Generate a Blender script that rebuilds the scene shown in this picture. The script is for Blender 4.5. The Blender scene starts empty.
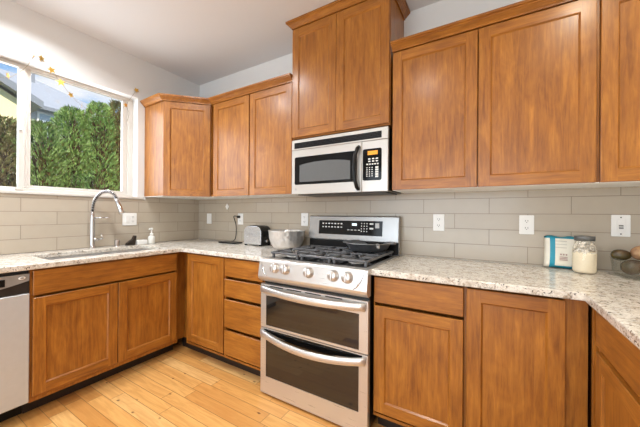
import bpy, bmesh, math, random
from mathutils import Vector, Matrix
random.seed(7)
sc = bpy.context.scene
COL = sc.collection

# ------------------------------------------------------------------ camera, world, lights, exposure
YAW, PITCH, ROLL = 0.5361, 0.001, 0.0068
cam_d = bpy.data.cameras.new('camera')
cam_d.sensor_width = 36.0
cam_d.lens = 283.19 / 640 * 36
cam_d.clip_start = 0.02
cam = bpy.data.objects.new('camera', cam_d)
COL.objects.link(cam)
fw = Vector((-math.sin(YAW) * math.cos(PITCH), math.cos(YAW) * math.cos(PITCH), math.sin(PITCH)))
r0 = Vector((math.cos(YAW), math.sin(YAW), 0))
u0 = r0.cross(fw)
rx = r0 * math.cos(ROLL) + u0 * math.sin(ROLL)
ux = -r0 * math.sin(ROLL) + u0 * math.cos(ROLL)
m = Matrix((rx, ux, -fw)).transposed().to_4x4()
m.translation = Vector((2.9011, -2.1168, 1.2126))
cam.matrix_world = m
sc.camera = cam

sc.view_settings.view_transform = 'Standard'
sc.view_settings.look = 'None'
sc.view_settings.gamma = 1.0
sc.view_settings.use_curve_mapping = False
sc.view_settings.exposure = 0.0

wd = bpy.data.worlds.new('sky')
sc.world = wd
wd.use_nodes = True
nt = wd.node_tree
nt.nodes.clear()
def wn(t, **k):
    n = nt.nodes.new(t)
    for a, b in k.items():
        setattr(n, a, b)
    return n
tc = wn('ShaderNodeTexCoord')
mp = wn('ShaderNodeMapping'); mp.inputs['Scale'].default_value = (1, 1, 2.6)
mp.inputs['Location'].default_value = (0.3, 0.15, 0.0)
ns = wn('ShaderNodeTexNoise'); ns.inputs['Scale'].default_value = 3.4; ns.inputs['Detail'].default_value = 7; ns.inputs['Roughness'].default_value = .55
cr = wn('ShaderNodeValToRGB'); cr.color_ramp.elements[0].position = .50; cr.color_ramp.elements[1].position = .66
sx = wn('ShaderNodeSeparateXYZ')
gr = wn('ShaderNodeValToRGB')
gr.color_ramp.elements[0].position = 0.0; gr.color_ramp.elements[0].color = (.42, .68, .95, 1)
gr.color_ramp.elements[1].position = .6; gr.color_ramp.elements[1].color = (.16, .40, .85, 1)
mx = wn('ShaderNodeMix', data_type='RGBA')
mx.inputs[7].default_value = (.92, .95, 1, 1)
bg = wn('ShaderNodeBackground'); bg.inputs['Strength'].default_value = 1.05
ow = wn('ShaderNodeOutputWorld')
L = nt.links.new
L(tc.outputs['Generated'], mp.inputs['Vector']); L(mp.outputs[0], ns.inputs['Vector']); L(ns.outputs[0], cr.inputs[0])
L(tc.outputs['Generated'], sx.inputs[0]); L(sx.outputs['Z'], gr.inputs[0])
L(gr.outputs[0], mx.inputs[6]); L(cr.outputs[0], mx.inputs[0]); L(mx.outputs[2], bg.inputs[0]); L(bg.outputs[0], ow.inputs[0])

def light(name, kind, loc, energy, col, direction=(0, 0, -1), **k):
    d = bpy.data.lights.new(name, kind)
    d.energy = energy
    d.color = col
    for a, b in k.items():
        setattr(d, a, b)
    o = bpy.data.objects.new(name, d)
    COL.objects.link(o)
    o.location = loc
    o.rotation_euler = Vector(direction).to_track_quat('-Z', 'Y').to_euler()
    return o
# sun on the garden behind the window
light('sun', 'SUN', (6, 4, 8), 6.5, (1, .93, .82), direction=(-.72, .12, -.68), angle=math.radians(2))
# daylight through the kitchen window; added fill from an invented opening behind the camera
light('window_daylight', 'AREA', (-.17, -1.4, 1.85), 19, (.92, .96, 1), direction=(1, 0, -.12), shape='RECTANGLE', size=1.3, size_y=.85)
light('rear_fill', 'AREA', (1.9, -5.42, 1.25), 92, (.87, .945, 1), direction=(0, 1, .05), shape='RECTANGLE', size=3.3, size_y=2.1)

# ------------------------------------------------------------------ node helpers
MATS = {}
def lin(c):
    return tuple(((x / 255) / 12.92 if x / 255 <= .04045 else ((x / 255 + .055) / 1.055) ** 2.4) for x in c)
def S(r, g, b):
    return lin((r, g, b)) + (1,)
class NT:
    def __init__(self, name):
        self.m = bpy.data.materials.new(name)
        self.m.use_nodes = True
        self.t = self.m.node_tree
        self.t.nodes.clear()
        self.out = self.n('ShaderNodeOutputMaterial')
        self.p = self.n('ShaderNodeBsdfPrincipled')
        self.l(self.p.outputs[0], self.out.inputs[0])
    def n(self, t, **k):
        x = self.t.nodes.new(t)
        for a, b in k.items():
            setattr(x, a, b)
        return x
    def l(self, a, b):
        self.t.links.new(a, b)
    def coord(self, scale, rnd=True, world=False):
        c = self.n('ShaderNodeTexCoord')
        src = c.outputs['Object']
        if world:
            g = self.n('ShaderNodeNewGeometry'); src = g.outputs['Position']
        if rnd:
            oi = self.n('ShaderNodeObjectInfo')
            mul = self.n('ShaderNodeVectorMath', operation='MULTIPLY_ADD')
            cb = self.n('ShaderNodeCombineXYZ')
            self.l(oi.outputs['Random'], cb.inputs[0]); self.l(oi.outputs['Random'], cb.inputs[1]); self.l(oi.outputs['Random'], cb.inputs[2])
            self.l(cb.outputs[0], mul.inputs[0]); mul.inputs[1].default_value = (17, 29, 11)
            self.l(src, mul.inputs[2]); src = mul.outputs[0]
        mpn = self.n('ShaderNodeMapping'); mpn.inputs['Scale'].default_value = scale
        self.l(src, mpn.inputs['Vector'])
        return mpn.outputs[0]
    def noise(self, vec, scale, detail=4, rough=.5, dist=0):
        x = self.n('ShaderNodeTexNoise')
        x.inputs['Scale'].default_value = scale; x.inputs['Detail'].default_value = detail
        x.inputs['Roughness'].default_value = rough; x.inputs['Distortion'].default_value = dist
        self.l(vec, x.inputs['Vector'])
        return x.outputs[0]
    def ramp(self, fac, stops):
        x = self.n('ShaderNodeValToRGB')
        e = x.color_ramp.elements
        while len(e) < len(stops):
            e.new(.5)
        for k, (p, c) in enumerate(stops):
            e[k].position = p; e[k].color = c
        self.l(fac, x.inputs[0])
        return x.outputs[0]
    def mix(self, fac, a, b, blend='MIX'):
        x = self.n('ShaderNodeMix', data_type='RGBA', blend_type=blend)
        for sock, v in ((x.inputs[0], fac), (x.inputs[6], a), (x.inputs[7], b)):
            if isinstance(v, (int, float)):
                sock.default_value = v
            elif isinstance(v, tuple):
                sock.default_value = v
            else:
                self.l(v, sock)
        return x.outputs[2]
    def math(self, op, a, b=None, c=None):
        x = self.n('ShaderNodeMath', operation=op)
        for k, v in enumerate((a, b, c)):
            if v is None:
                continue
            if isinstance(v, (int, float)):
                x.inputs[k].default_value = v
            else:
                self.l(v, x.inputs[k])
        return x.outputs[0]
    def bump(self, h, strength=.1, dist=.01):
        x = self.n('ShaderNodeBump'); x.inputs['Strength'].default_value = strength; x.inputs['Distance'].default_value = dist
        self.l(h, x.inputs['Height']); self.l(x.outputs[0], self.p.inputs['Normal'])
    def base(self, v):
        if isinstance(v, tuple):
            self.p.inputs['Base Color'].default_value = v
        else:
            self.l(v, self.p.inputs['Base Color'])
    def set(self, **k):
        for a, b in k.items():
            self.p.inputs[a.replace('_', ' ')].default_value = b
        return self

def plain(name, col, rough=.5, metal=0.0, var=.06, vs=30, **k):
    if name in MATS:
        return MATS[name]
    t = NT(name)
    v = t.coord((1, 1, 1))
    f = t.noise(v, vs, 3)
    lo = tuple(c * (1 - var) for c in col[:3]) + (1,); hi = tuple(min(1, c * (1 + var)) for c in col[:3]) + (1,)
    t.base(t.ramp(f, [(.3, lo), (.7, hi)]))
    t.set(Roughness=rough, Metallic=metal, **k)
    MATS[name] = t.m
    return t.m

def wood(axis):
    key = 'stained_maple_' + axis
    if key in MATS:
        return MATS[key]
    t = NT(key)
    sc_ = {'z': (1, 1, .075), 'x': (.075, 1, 1), 'y': (1, .075, 1)}[axis]
    v = t.coord(sc_)
    g = t.noise(v, 60, 6, .6, .6)
    v2 = t.coord({'z': (1, 1, .4), 'x': (.4, 1, 1), 'y': (1, .4, 1)}[axis])
    bl = t.noise(v2, 9, 4, .55, 1.2)
    fl = t.noise(v, 240, 2, .5)
    c1 = t.ramp(g, [(.28, S(104, 57, 18)), (.5, S(154, 95, 32)), (.74, S(196, 130, 50))])
    c2 = t.ramp(bl, [(.3, S(124, 71, 22)), (.52, S(156, 97, 33)), (.72, S(184, 121, 46))])
    c = t.mix(.5, c1, c2)
    c = t.mix(t.ramp(fl, [(.35, (.22, .22, .22, 1)), (.5, (0, 0, 0, 1))]), c, S(104, 56, 24))
    t.base(c)
    t.set(Roughness=.38, Specular_IOR_Level=.35, Coat_Weight=.32, Coat_Roughness=.22, Coat_IOR=1.5)
    t.bump(g, .03, .002)
    MATS[key] = t.m
    return t.m
WZ, WX, WY = wood('z'), wood('x'), wood('y')

def granite():
    t = NT('speckled_granite')
    v = t.coord((1, 1, 1), rnd=False, world=True)
    a = t.noise(v, 26, 5, .62, .4)
    b = t.noise(v, 95, 4, .65)
    k = t.noise(v, 62, 5, .7, .5)
    c = t.noise(v, 210, 3, .6)
    d = t.noise(v, 60, 4, .6, .8)
    base = t.ramp(a, [(.30, S(176, 162, 144)), (.46, S(206, 198, 186)), (.62, S(226, 220, 210)), (.75, S(196, 187, 174))])
    base = t.mix(t.ramp(c, [(.5, (0, 0, 0, 1)), (.64, (.55, .55, .55, 1))]), base, S(240, 235, 226))
    base = t.mix(t.ramp(d, [(.57, (0, 0, 0, 1)), (.66, (.7, .7, .7, 1))]), base, S(140, 117, 92))
    base = t.mix(t.ramp(b, [(.30, (1, 1, 1, 1)), (.40, (0, 0, 0, 1))]), base, S(70, 60, 54))
    base = t.mix(t.ramp(b, [(.62, (0, 0, 0, 1)), (.70, (.6, .6, .6, 1))]), base, S(150, 138, 124))
    base = t.mix(t.ramp(k, [(.575, (0, 0, 0, 1)), (.625, (.92, .92, .92, 1))]), base, S(58, 48, 42))
    t.base(base)
    t.set(Roughness=.17)
    return t.m
GRANITE = granite()

def tile(plane):
    t = NT('subway_tile_' + plane)
    g = t.n('ShaderNodeNewGeometry')
    s = t.n('ShaderNodeSeparateXYZ'); t.l(g.outputs['Position'], s.inputs[0])
    cb = t.n('ShaderNodeCombineXYZ')
    off = {'back': (-2.506 + 4.2, -1.02 + 2), 'left': (1.465 + 4.2, -1.015 + 2.0)}[plane]
    t.l(t.math('ADD', s.outputs['X' if plane == 'back' else 'Y'], off[0]), cb.inputs[0])
    t.l(t.math('ADD', s.outputs['Z'], off[1]), cb.inputs[1])
    br = t.n('ShaderNodeTexBrick', offset=.5, offset_frequency=2)
    br.inputs['Scale'].default_value = 1; br.inputs['Brick Width'].default_value = .4; br.inputs['Row Height'].default_value = .1
    br.inputs['Mortar Size'].default_value = .0016; br.inputs['Mortar Smooth'].default_value = .2
    br.inputs['Color1'].default_value = S(179, 166, 148); br.inputs['Color2'].default_value = S(185, 173, 156)
    br.inputs['Mortar'].default_value = S(132, 120, 106)
    t.l(cb.outputs[0], br.inputs['Vector'])
    nz = t.noise(t.coord((1, 1, 1), rnd=False), 14, 3)
    t.base(t.mix(.08, br.outputs[0], t.ramp(nz, [(.3, S(164, 152, 136)), (.7, S(196, 186, 172))])))
    t.set(Roughness=.22)
    t.bump(t.math('SUBTRACT', 1.0, br.outputs['Fac']), .5, .002)
    return t.m

def floorboards():
    t = NT('oak_floorboards')
    g = t.n('ShaderNodeNewGeometry')
    s = t.n('ShaderNodeSeparateXYZ'); t.l(g.outputs['Position'], s.inputs[0])
    W = .0878
    row = t.math('FLOOR', t.math('DIVIDE', t.math('ADD', s.outputs['Y'], .88 + 20 * W), W))
    wnz = t.n('ShaderNodeTexWhiteNoise', noise_dimensions='1D'); t.l(row, wnz.inputs['W'])
    xs = t.math('ADD', s.outputs['X'], t.math('MULTIPLY', wnz.outputs[0], 3.7))
    cb = t.n('ShaderNodeCombineXYZ')
    t.l(t.math('ADD', xs, 10), cb.inputs[0]); t.l(t.math('ADD', s.outputs['Y'], .88 + 20 * W), cb.inputs[1])
    br = t.n('ShaderNodeTexBrick', offset=0.0, offset_frequency=2, squash=1.0)
    br.inputs['Scale'].default_value = 1; br.inputs['Brick Width'].default_value = .62; br.inputs['Row Height'].default_value = W
    br.inputs['Mortar Size'].default_value = .0016; br.inputs['Mortar Smooth'].default_value = .3
    br.inputs['Color1'].default_value = (0, 0, 0, 1); br.inputs['Color2'].default_value = (1, 1, 1, 1); br.inputs['Mortar'].default_value = (.5, .5, .5, 1)
    t.l(cb.outputs[0], br.inputs['Vector'])
    tone = t.ramp(br.outputs[0], [(.0, S(140, 84, 38)), (.08, S(150, 92, 42)), (.10, S(204, 146, 80)), (.4, S(222, 166, 96)), (.75, S(228, 176, 106)), (1, S(234, 190, 126))])
    # grain along x, shifted per board
    sh = t.n('ShaderNodeCombineXYZ')
    t.l(t.math('ADD', t.math('MULTIPLY', s.outputs['X'], .09), t.math('MULTIPLY', br.outputs[0], 9)), sh.inputs[0])
    t.l(s.outputs['Y'], sh.inputs[1]); t.l(t.math('MULTIPLY', row, 3.3), sh.inputs[2])
    gn = t.noise(sh.outputs[0], 34, 6, .62, 1.0)
    c = t.mix(t.ramp(gn, [(.40, (.4, .4, .4, 1)), (.6, (0, 0, 0, 1))]), tone, S(182, 118, 56))
    # knots
    kv = t.n('ShaderNodeCombineXYZ')
    t.l(t.math('MULTIPLY', s.outputs['X'], 1.0), kv.inputs[0]); t.l(t.math('MULTIPLY', s.outputs['Y'], 1.6), kv.inputs[1])
    vo = t.n('ShaderNodeTexVoronoi'); vo.inputs['Scale'].default_value = 7.5
    t.l(kv.outputs[0], vo.inputs['Vector'])
    kd = t.math('ADD', vo.outputs['Distance'], t.math('MULTIPLY', gn, .16))
    c = t.mix(t.ramp(kd, [(.13, (.9, .9, .9, 1)), (.20, (0, 0, 0, 1))]), c, S(104, 60, 28))
    c = t.mix(t.math('MULTIPLY', br.outputs['Fac'], .85), c, S(104, 62, 30))
    t.base(c)
    t.set(Roughness=.34)
    t.bump(t.math('SUBTRACT', 1.0, br.outputs['Fac']), .25, .002)
    return t.m

def steel(name='brushed_steel', axis='x', col=(.645, .622, .598), rough=.28):
    if name in MATS:
        return MATS[name]
    t = NT(name)
    v = t.coord({'x': (.02, 1, 1), 'z': (1, 1, .02)}[axis])
    f = t.noise(v, 300, 3)
    t.base(t.ramp(f, [(.3, tuple(c * .975 for c in col) + (1,)), (.7, col + (1,))]))
    r = t.math('MULTIPLY_ADD', f, .03, rough - .015)
    t.l(r, t.p.inputs['Roughness'])
    t.set(Metallic=.72)
    MATS[name] = t.m
    return t.m
def wallpaint(name, col):
    t = NT(name)
    f = t.noise(t.coord((1, 1, 1), rnd=False), 160, 3)
    t.base(t.ramp(f, [(.3, tuple(c * .98 for c in col[:3]) + (1,)), (.7, col)]))
    t.set(Roughness=.75)
    t.bump(f, .06, .003)
    MATS[name] = t.m
    return t.m
def thin_glass(name='clear_glass', tint=(1, 1, 1, 1), base=.03):
    t = NT(name)
    t.t.nodes.remove(t.p)
    tr = t.n('ShaderNodeBsdfTransparent'); tr.inputs[0].default_value = tint
    gl = t.n('ShaderNodeBsdfGlossy'); gl.inputs['Roughness'].default_value = .02
    lw = t.n('ShaderNodeLayerWeight'); lw.inputs['Blend'].default_value = .5
    mxs = t.n('ShaderNodeMixShader')
    t.l(t.math('MULTIPLY_ADD', t.math('POWER', lw.outputs['Facing'], 5.0), .5, base), mxs.inputs[0]); t.l(tr.outputs[0], mxs.inputs[1]); t.l(gl.outputs[0], mxs.inputs[2]); t.l(mxs.outputs[0], t.out.inputs[0])
    MATS[name] = t.m
    return t.m
def emit(name, col, strength):
    t = NT(name)
    t.set(Emission_Strength=strength); t.p.inputs['Emission Color'].default_value = col
    t.base(col)
    return t.m
def leafmat(name, cols):
    t = NT(name)
    f = t.noise(t.coord((1, 1, 1)), 5, 4, .6)
    g = t.noise(t.coord((1, 1, 1)), 60, 2, .6)
    t.base(t.mix(.5, t.ramp(f, [(.35, cols[0]), (.52, cols[1]), (.68, cols[2])]), t.ramp(g, [(.3, cols[0]), (.7, cols[2])])))
    t.set(Roughness=.6)
    return t.m

WALL = wallpaint('white_wall_paint', S(222, 221, 219))
CEIL = wallpaint('white_ceiling_paint', S(222, 222, 223))
TRIM = plain('white_trim_paint', S(208, 202, 194), .35, var=.01)
WHITE = plain('white_plastic', S(240, 238, 234), .3, var=.01)
MELAMINE = plain('white_melamine', S(244, 242, 237), .4, var=.02)
BLACK = plain('black_plastic', S(18, 17, 17), .28, var=.1, Specular_IOR_Level=.28)
DARK = plain('dark_kick_board', S(38, 28, 23), .45, var=.15)
IRON = plain('black_cast_iron', S(96, 96, 98), .32, var=.12, metal=.2)
GLOSSBLACK = plain('black_glass', S(12, 11, 11), .08, var=.05, Specular_IOR_Level=.22)
STEEL = steel()
STEELZ = steel('brushed_steel_upright', 'z')
CHROME = plain('polished_chrome', (.60, .60, .61, 1), .1, 1.0, var=.02)
GLASS = thin_glass()
BOWLGLASS = thin_glass('bowl_glass', (.96, .97, .96, 1), base=.07)

# ------------------------------------------------------------------ mesh helpers
class MB:
    def __init__(self):
        self.bm = bmesh.new()
        self.mats = []
    def mi(self, mat):
        if mat not in self.mats:
            self.mats.append(mat)
        return self.mats.index(mat)
    def face(self, pts, mat, smooth=False):
        f = self.bm.faces.new([self.bm.verts.new(p) for p in pts])
        f.material_index = self.mi(mat); f.smooth = smooth
        return f
    def box(self, a, b, mat, bevel=0.0, seg=1, M=None):
        a, b = Vector(a), Vector(b)
        t = bmesh.new()
        bmesh.ops.create_cube(t, size=1)
        c, d = (a + b) / 2, b - a
        for v in t.verts:
            v.co = Vector((c.x + v.co.x * d.x, c.y + v.co.y * d.y, c.z + v.co.z * d.z))
        if bevel:
            bmesh.ops.bevel(t, geom=list(t.edges), offset=bevel, segments=seg, profile=.5, affect='EDGES')
        self.merge(t, mat, seg > 1, M)
        return self
    def merge(self, t, mat, smooth=False, M=None):
        k = self.mi(mat) if mat is not None else None
        mp_ = {}
        for v in t.verts:
            mp_[v] = self.bm.verts.new(M @ v.co if M else v.co)
        for f in t.faces:
            try:
                nf = self.bm.faces.new([mp_[v] for v in f.verts])
            except ValueError:
                continue
            nf.material_index = k if k is not None else f.material_index
            nf.smooth = smooth
        t.free()
    def prism(self, poly, h0, h1, mat, axis='z', bevel=0.0, M=None, smooth=False):
        """poly: 2D points; extruded along axis between h0 and h1"""
        t = bmesh.new()
        def P(p, h):
            return {'z': (p[0], p[1], h), 'x': (h, p[0], p[1]), 'y': (p[0], h, p[1])}[axis]
        lo = [t.verts.new(P(p, h0)) for p in poly]
        hi = [t.verts.new(P(p, h1)) for p in poly]
        n = len(poly)
        t.faces.new(lo); t.faces.new(hi)
        for i in range(n):
            t.faces.new((lo[i], lo[(i + 1) % n], hi[(i + 1) % n], hi[i]))
        bmesh.ops.recalc_face_normals(t, faces=list(t.faces))
        if bevel:
            bmesh.ops.bevel(t, geom=list(t.edges), offset=bevel, segments=2, profile=.5, affect='EDGES')
        self.merge(t, mat, smooth, M)
        return self
    def tube(self, pts, r, mat, seg=10, closed=False, cap=True, M=None):
        pts = [Vector(p) for p in pts]
        n = len(pts)
        rs = r if isinstance(r, (list, tuple)) else [r] * n
        t = bmesh.new()
        rings = []
        up = None
        for i, p in enumerate(pts):
            a = pts[(i - 1) % n] if (closed or i > 0) else pts[i]
            b = pts[(i + 1) % n] if (closed or i < n - 1) else pts[i]
            d = (b - a).normalized()
            if up is None:
                up = Vector((0, 0, 1)) if abs(d.z) < .9 else Vector((1, 0, 0))
            s = d.cross(up)
            if s.length < 1e-6:
                s = d.cross(Vector((0, 1, 0)))
            s.normalize()
            up = s.cross(d).normalized()
            rings.append([t.verts.new(p + rs[i] * (math.cos(2 * math.pi * k / seg) * s + math.sin(2 * math.pi * k / seg) * up)) for k in range(seg)])
        rng = range(n) if closed else range(n - 1)
        for i in rng:
            A, B = rings[i], rings[(i + 1) % n]
            for k in range(seg):
                t.faces.new((A[k], A[(k + 1) % seg], B[(k + 1) % seg], B[k]))
        if cap and not closed:
            t.faces.new(rings[0]); t.faces.new(rings[-1])
        bmesh.ops.recalc_face_normals(t, faces=list(t.faces))
        self.merge(t, mat, True, M)
        return self
    def lathe(self, prof, mat, c=(0, 0, 0), seg=32, ripple=None, M=None, cap=True):
        t = bmesh.new()
        rings = []
        for (r, z) in prof:
            ring = []
            for k in range(seg):
                a = 2 * math.pi * k / seg
                rr = r * (ripple(a, z) if ripple else 1)
                ring.append(t.verts.new((c[0] + rr * math.cos(a), c[1] + rr * math.sin(a), c[2] + z)))
            rings.append(ring)
        for A, B in zip(rings, rings[1:]):
            for k in range(seg):
                t.faces.new((A[k], A[(k + 1) % seg], B[(k + 1) % seg], B[k]))
        if cap:
            t.faces.new(rings[0]); t.faces.new(rings[-1])
        bmesh.ops.recalc_face_normals(t, faces=list(t.faces))
        self.merge(t, mat, True, M)
        return self
    def sweep(self, path, prof, mat, cap=True):
        """profile (out, up) swept along an open horizontal path; out = right of travel direction. mitred corners"""
        t = bmesh.new()
        P = [Vector((p[0], p[1], 0)) for p in path]
        rings = []
        for i, p in enumerate(P):
            d1 = (P[i] - P[i - 1]).normalized() if i > 0 else None
            d2 = (P[i + 1] - P[i]).normalized() if i < len(P) - 1 else None
            n1 = Vector((d1.y, -d1.x, 0)) if d1 else None
            n2 = Vector((d2.y, -d2.x, 0)) if d2 else None
            if n1 and n2:
                b = (n1 + n2).normalized(); k = 1 / max(.2, b.dot(n1)); nn = b * k
            else:
                nn = n1 or n2
            rings.append([t.verts.new(p + nn * o + Vector((0, 0, z))) for o, z in prof])
        n = len(prof)
        for A, B in zip(rings, rings[1:]):
            for k in range(n):
                t.faces.new((A[k], A[(k + 1) % n], B[(k + 1) % n], B[k]))
        if cap:
            t.faces.new(rings[0]); t.faces.new(rings[-1])
        bmesh.ops.recalc_face_normals(t, faces=list(t.faces))
        self.merge(t, mat)
        return self

def wloc(o):
    v = Vector((0, 0, 0))
    while o is not None:
        v += o.location
        o = o.parent
    return v
def obj(name, mb, parent=None, at=None, label=None, auto=None):
    me = bpy.data.meshes.new(name)
    off = wloc(parent) if parent is not None else (Vector(at) if at is not None else Vector((0, 0, 0)))
    for v in mb.bm.verts:
        v.co -= off
    mb.bm.to_mesh(me); mb.bm.free()
    for mt in mb.mats:
        me.materials.append(mt)
    o = bpy.data.objects.new(name, me)
    COL.objects.link(o)
    if parent is not None:
        o.parent = parent
    elif at is not None:
        o.location = off
    if label:
        o['label'] = label
    return o
def tag(o, label, cat, group=None, kind=None):
    o['label'] = label; o['category'] = cat
    if group:
        o['group'] = group
    if kind:
        o['kind'] = kind
    return o
def thing(name, loc, label, cat, group=None):
    o = bpy.data.objects.new(name, None)
    o.empty_display_size = .05
    COL.objects.link(o)
    o.location = loc
    return tag(o, label, cat, group)
def struct(name, mb, parent=None):
    o = obj(name, mb, parent)
    if parent is None:
        o['kind'] = 'structure'
    return o
def frame(o, u, n):
    """local (a along u, b outward along n, c up) -> world"""
    u, n = Vector(u).normalized(), Vector(n).normalized()
    M = Matrix((u, n, Vector((0, 0, 1)))).transposed().to_4x4()
    M.translation = Vector(o)
    return M

# ------------------------------------------------------------------ room shell
H = 2.70
YW0, YW1 = -2.25, -.676          # window opening along the left wall
ZS, ZH = 1.362, 2.313            # sill and head heights
RX, RY = 3.89, -5.45             # right wall, rear wall
b = MB(); b.box((-.2, RY - .2, -.06), (RX + .15, .15, 0), floorboards()); struct('floor', b)
b = MB(); b.box((-.15, RY - .2, H), (RX + .15, .15, H + .12), CEIL); struct('ceiling', b)
b = MB()
b.box((-.15, RY - .2, 0), (0, YW0, H), WALL); b.box((-.15, YW1, 0), (0, .15, H), WALL)
b.box((-.15, YW0, 0), (0, YW1, ZS - .02), WALL); b.box((-.15, YW0, ZH), (0, YW1, H), WALL)
struct('wall_left', b)
b = MB(); b.box((0, 0, 0), (RX, .15, H), WALL); struct('wall_back', b)
b = MB(); b.box((RX, RY - .2, 0), (RX + .15, .15, H), WALL); struct('wall_right', b)
b = MB()  # rear wall, its unseen opening added for the fill lamp
b.box((0, RY - .15, 0), (.2, RY, H), WALL); b.box((3.6, RY - .15, 0), (RX, RY, H), WALL); b.box((.2, RY - .15, 2.35), (3.6, RY, H), WALL)
b.box((.2, RY - .15, 0), (3.6, RY, .1), WALL)
struct('wall_rear', b)
# tiled splashback (one thin layer on each wall)
ZC = .9123
b = MB(); b.box((.008, -.008, ZC + .001), (RX - .001, -.0005, 1.405), tile('back')); struct('backsplash_back', b)
TL = tile('left')
b = MB()
b.box((.0005, -2.6, ZC + .001), (.008, -.0005, 1.341), TL); b.box((.0005, -.60, 1.341), (.008, -.0005, 1.39), TL)
struct('backsplash_left', b)

# ---- window
win = thing('window_1', (-.1, (YW0 + YW1) / 2, ZS), 'white vinyl sliding window over the sink with a view of a hedge', 'window')
win['kind'] = 'structure'
XF0, XF1 = -.145, -.085
YM0, YM1 = -1.442, -1.393
b = MB()
b.box((XF0, YW0, ZS - .01), (XF1, YW1, ZS + .03), TRIM, .003)
b.box((XF0, YW0, ZH - .022), (XF1, YW1, ZH), TRIM, .003)
b.box((XF0, YW1 - .045, ZS + .03), (XF1, YW1, ZH - .022), TRIM, .003)
b.box((XF0, YW0, ZS + .03), (XF1, YW0 + .045, ZH - .022), TRIM, .003)
b.box((XF0, YM0, ZS + .03), (XF1, YM1 - .02, ZH - .022), TRIM, .003)
obj('window_frame', b, win)
b = MB()
def ring(b, x0, x1, y0, y1, z0, z1, l, r, bo, to, mat):
    b.box((x0, y0, z0), (x1, y1, z0 + bo), mat, .002); b.box((x0, y0, z1 - to), (x1, y1, z1), mat, .002)
    b.box((x0, y0, z0 + bo), (x1, y0 + l, z1 - to), mat, .002); b.box((x0, y1 - r, z0 + bo), (x1, y1, z1 - to), mat, .002)
ring(b, -.135, -.098, YM1 - .02, YW1 - .045, ZS + .03, ZH - .022, .022, .04, .022, .008, TRIM)
fx = obj('fixed_sash', b, win)
b = MB(); b.box((-.120, YM1 + .004, ZS + .054), (-.115, YW1 - .086, ZH - .032), GLASS); obj('pane', b, fx)
b = MB()
ring(b, -.098, -.07, YW0 + .046, YM0 + .01, ZS + .012, ZH - .024, .03, .032, .02, .012, TRIM)
sl = obj('sliding_sash', b, win)
b = MB(); b.box((-.086, YW0 + .077, ZS + .034), (-.081, YM0 - .024, ZH - .038), GLASS); obj('pane', b, sl)
b = MB(); b.box((-.07, YM0 - .018, 1.815), (-.055, YM0 + .002, 1.895), WHITE, .004, 2); obj('latch', b, sl)
b = MB()
b.box((-.085, YW0 - .02, ZS - .02), (.0, YW1, ZS), TRIM); b.box((0.0005, YW0 - .06, 1.342), (.022, -.622, ZS + .001), TRIM, .003)
obj('window_sill', b, win)
b = MB(); b.box((-.062, -1.75, ZS + .0005), (-.028, -1.487, ZS + .026), WHITE, .003)
tag(obj('sill_tray', b, at=(-.045, -1.62, ZS)), 'small white plastic tray lying on the window sill', 'tray')

# ---- garden beyond the window
b = MB(); b.box((-40, -25, -.6), (-.25, 30, -.3), plain('lawn', S(96, 104, 62), .9, var=.3, vs=4)); o = obj('ground', b); o['kind'] = 'structure'
GREENS = [leafmat('hedge_green', [S(70, 92, 44), S(116, 150, 76), S(168, 194, 116)]), leafmat('hedge_bright_green', [S(76, 108, 50), S(128, 168, 82), S(182, 210, 126)]), leafmat('hedge_rusty_green', [S(86, 62, 42), S(124, 106, 66), S(150, 160, 96)])]
def shrub(y, x, ztop, r, gm, label):
    t = thing('arborvitae_shrub', (x, y, -.3), label, 'shrub', 'evergreen shrubs in the hedge outside')
    rnd = random.Random(int(y * 1000) + 5)
    mb = MB()
    z0 = -.25
    def rad(h):
        return r * (1.0 - .1 * h) * min(1, math.sqrt(max(0.0, (1.02 - h) * 7))) * (.92 + .08 * math.sin(h * 23 + y * 9))
    n = 9500
    for i in range(n):
        h = rnd.random() ** .8
        a = rnd.uniform(0, 2 * math.pi)
        lump = 1 + .14 * math.sin(a * 3 + h * 17 + y * 5) + .08 * math.sin(a * 7 - h * 31)
        q = rad(h) * lump * (1 - .38 * rnd.random() ** 2)
        p = Vector((x + q * math.cos(a), y + q * math.sin(a), z0 + h * (ztop - z0)))
        d = Vector((math.cos(a) * .75, math.sin(a) * .75, .55 + rnd.random() * .9)) + Vector((rnd.gauss(0, .35), rnd.gauss(0, .35), rnd.gauss(0, .25)))
        d.normalize()
        s = d.cross(Vector((rnd.gauss(0, 1), rnd.gauss(0, 1), rnd.gauss(0, 1)))).normalized()
        ln, w = rnd.uniform(.035, .08), rnd.uniform(.005, .011)
        k = gm if rnd.random() > .18 else rnd.choice(GREENS)
        mb.face((p - d * ln * .3, p + d * ln * .3 + s * w, p + d * ln, p + d * ln * .3 - s * w), k)
        if i % 2 == 0:
            s2 = d.cross(s)
            mb.face((p, p + d * ln * .35 + s2 * w, p + d * ln * .9, p + d * ln * .35 - s2 * w), k)
    obj('foliage', mb, t)
    mb = MB(); mb.tube([(x, y, -.32), (x, y, .9), (x, y, ztop - .5)], [.05, .04, .015], plain('bark', S(92, 62, 42), .9, var=.3))
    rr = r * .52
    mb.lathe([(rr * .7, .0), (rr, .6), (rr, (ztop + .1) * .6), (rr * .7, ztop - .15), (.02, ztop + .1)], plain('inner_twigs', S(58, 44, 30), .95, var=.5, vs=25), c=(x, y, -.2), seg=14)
    obj('stem', mb, t)
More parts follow.
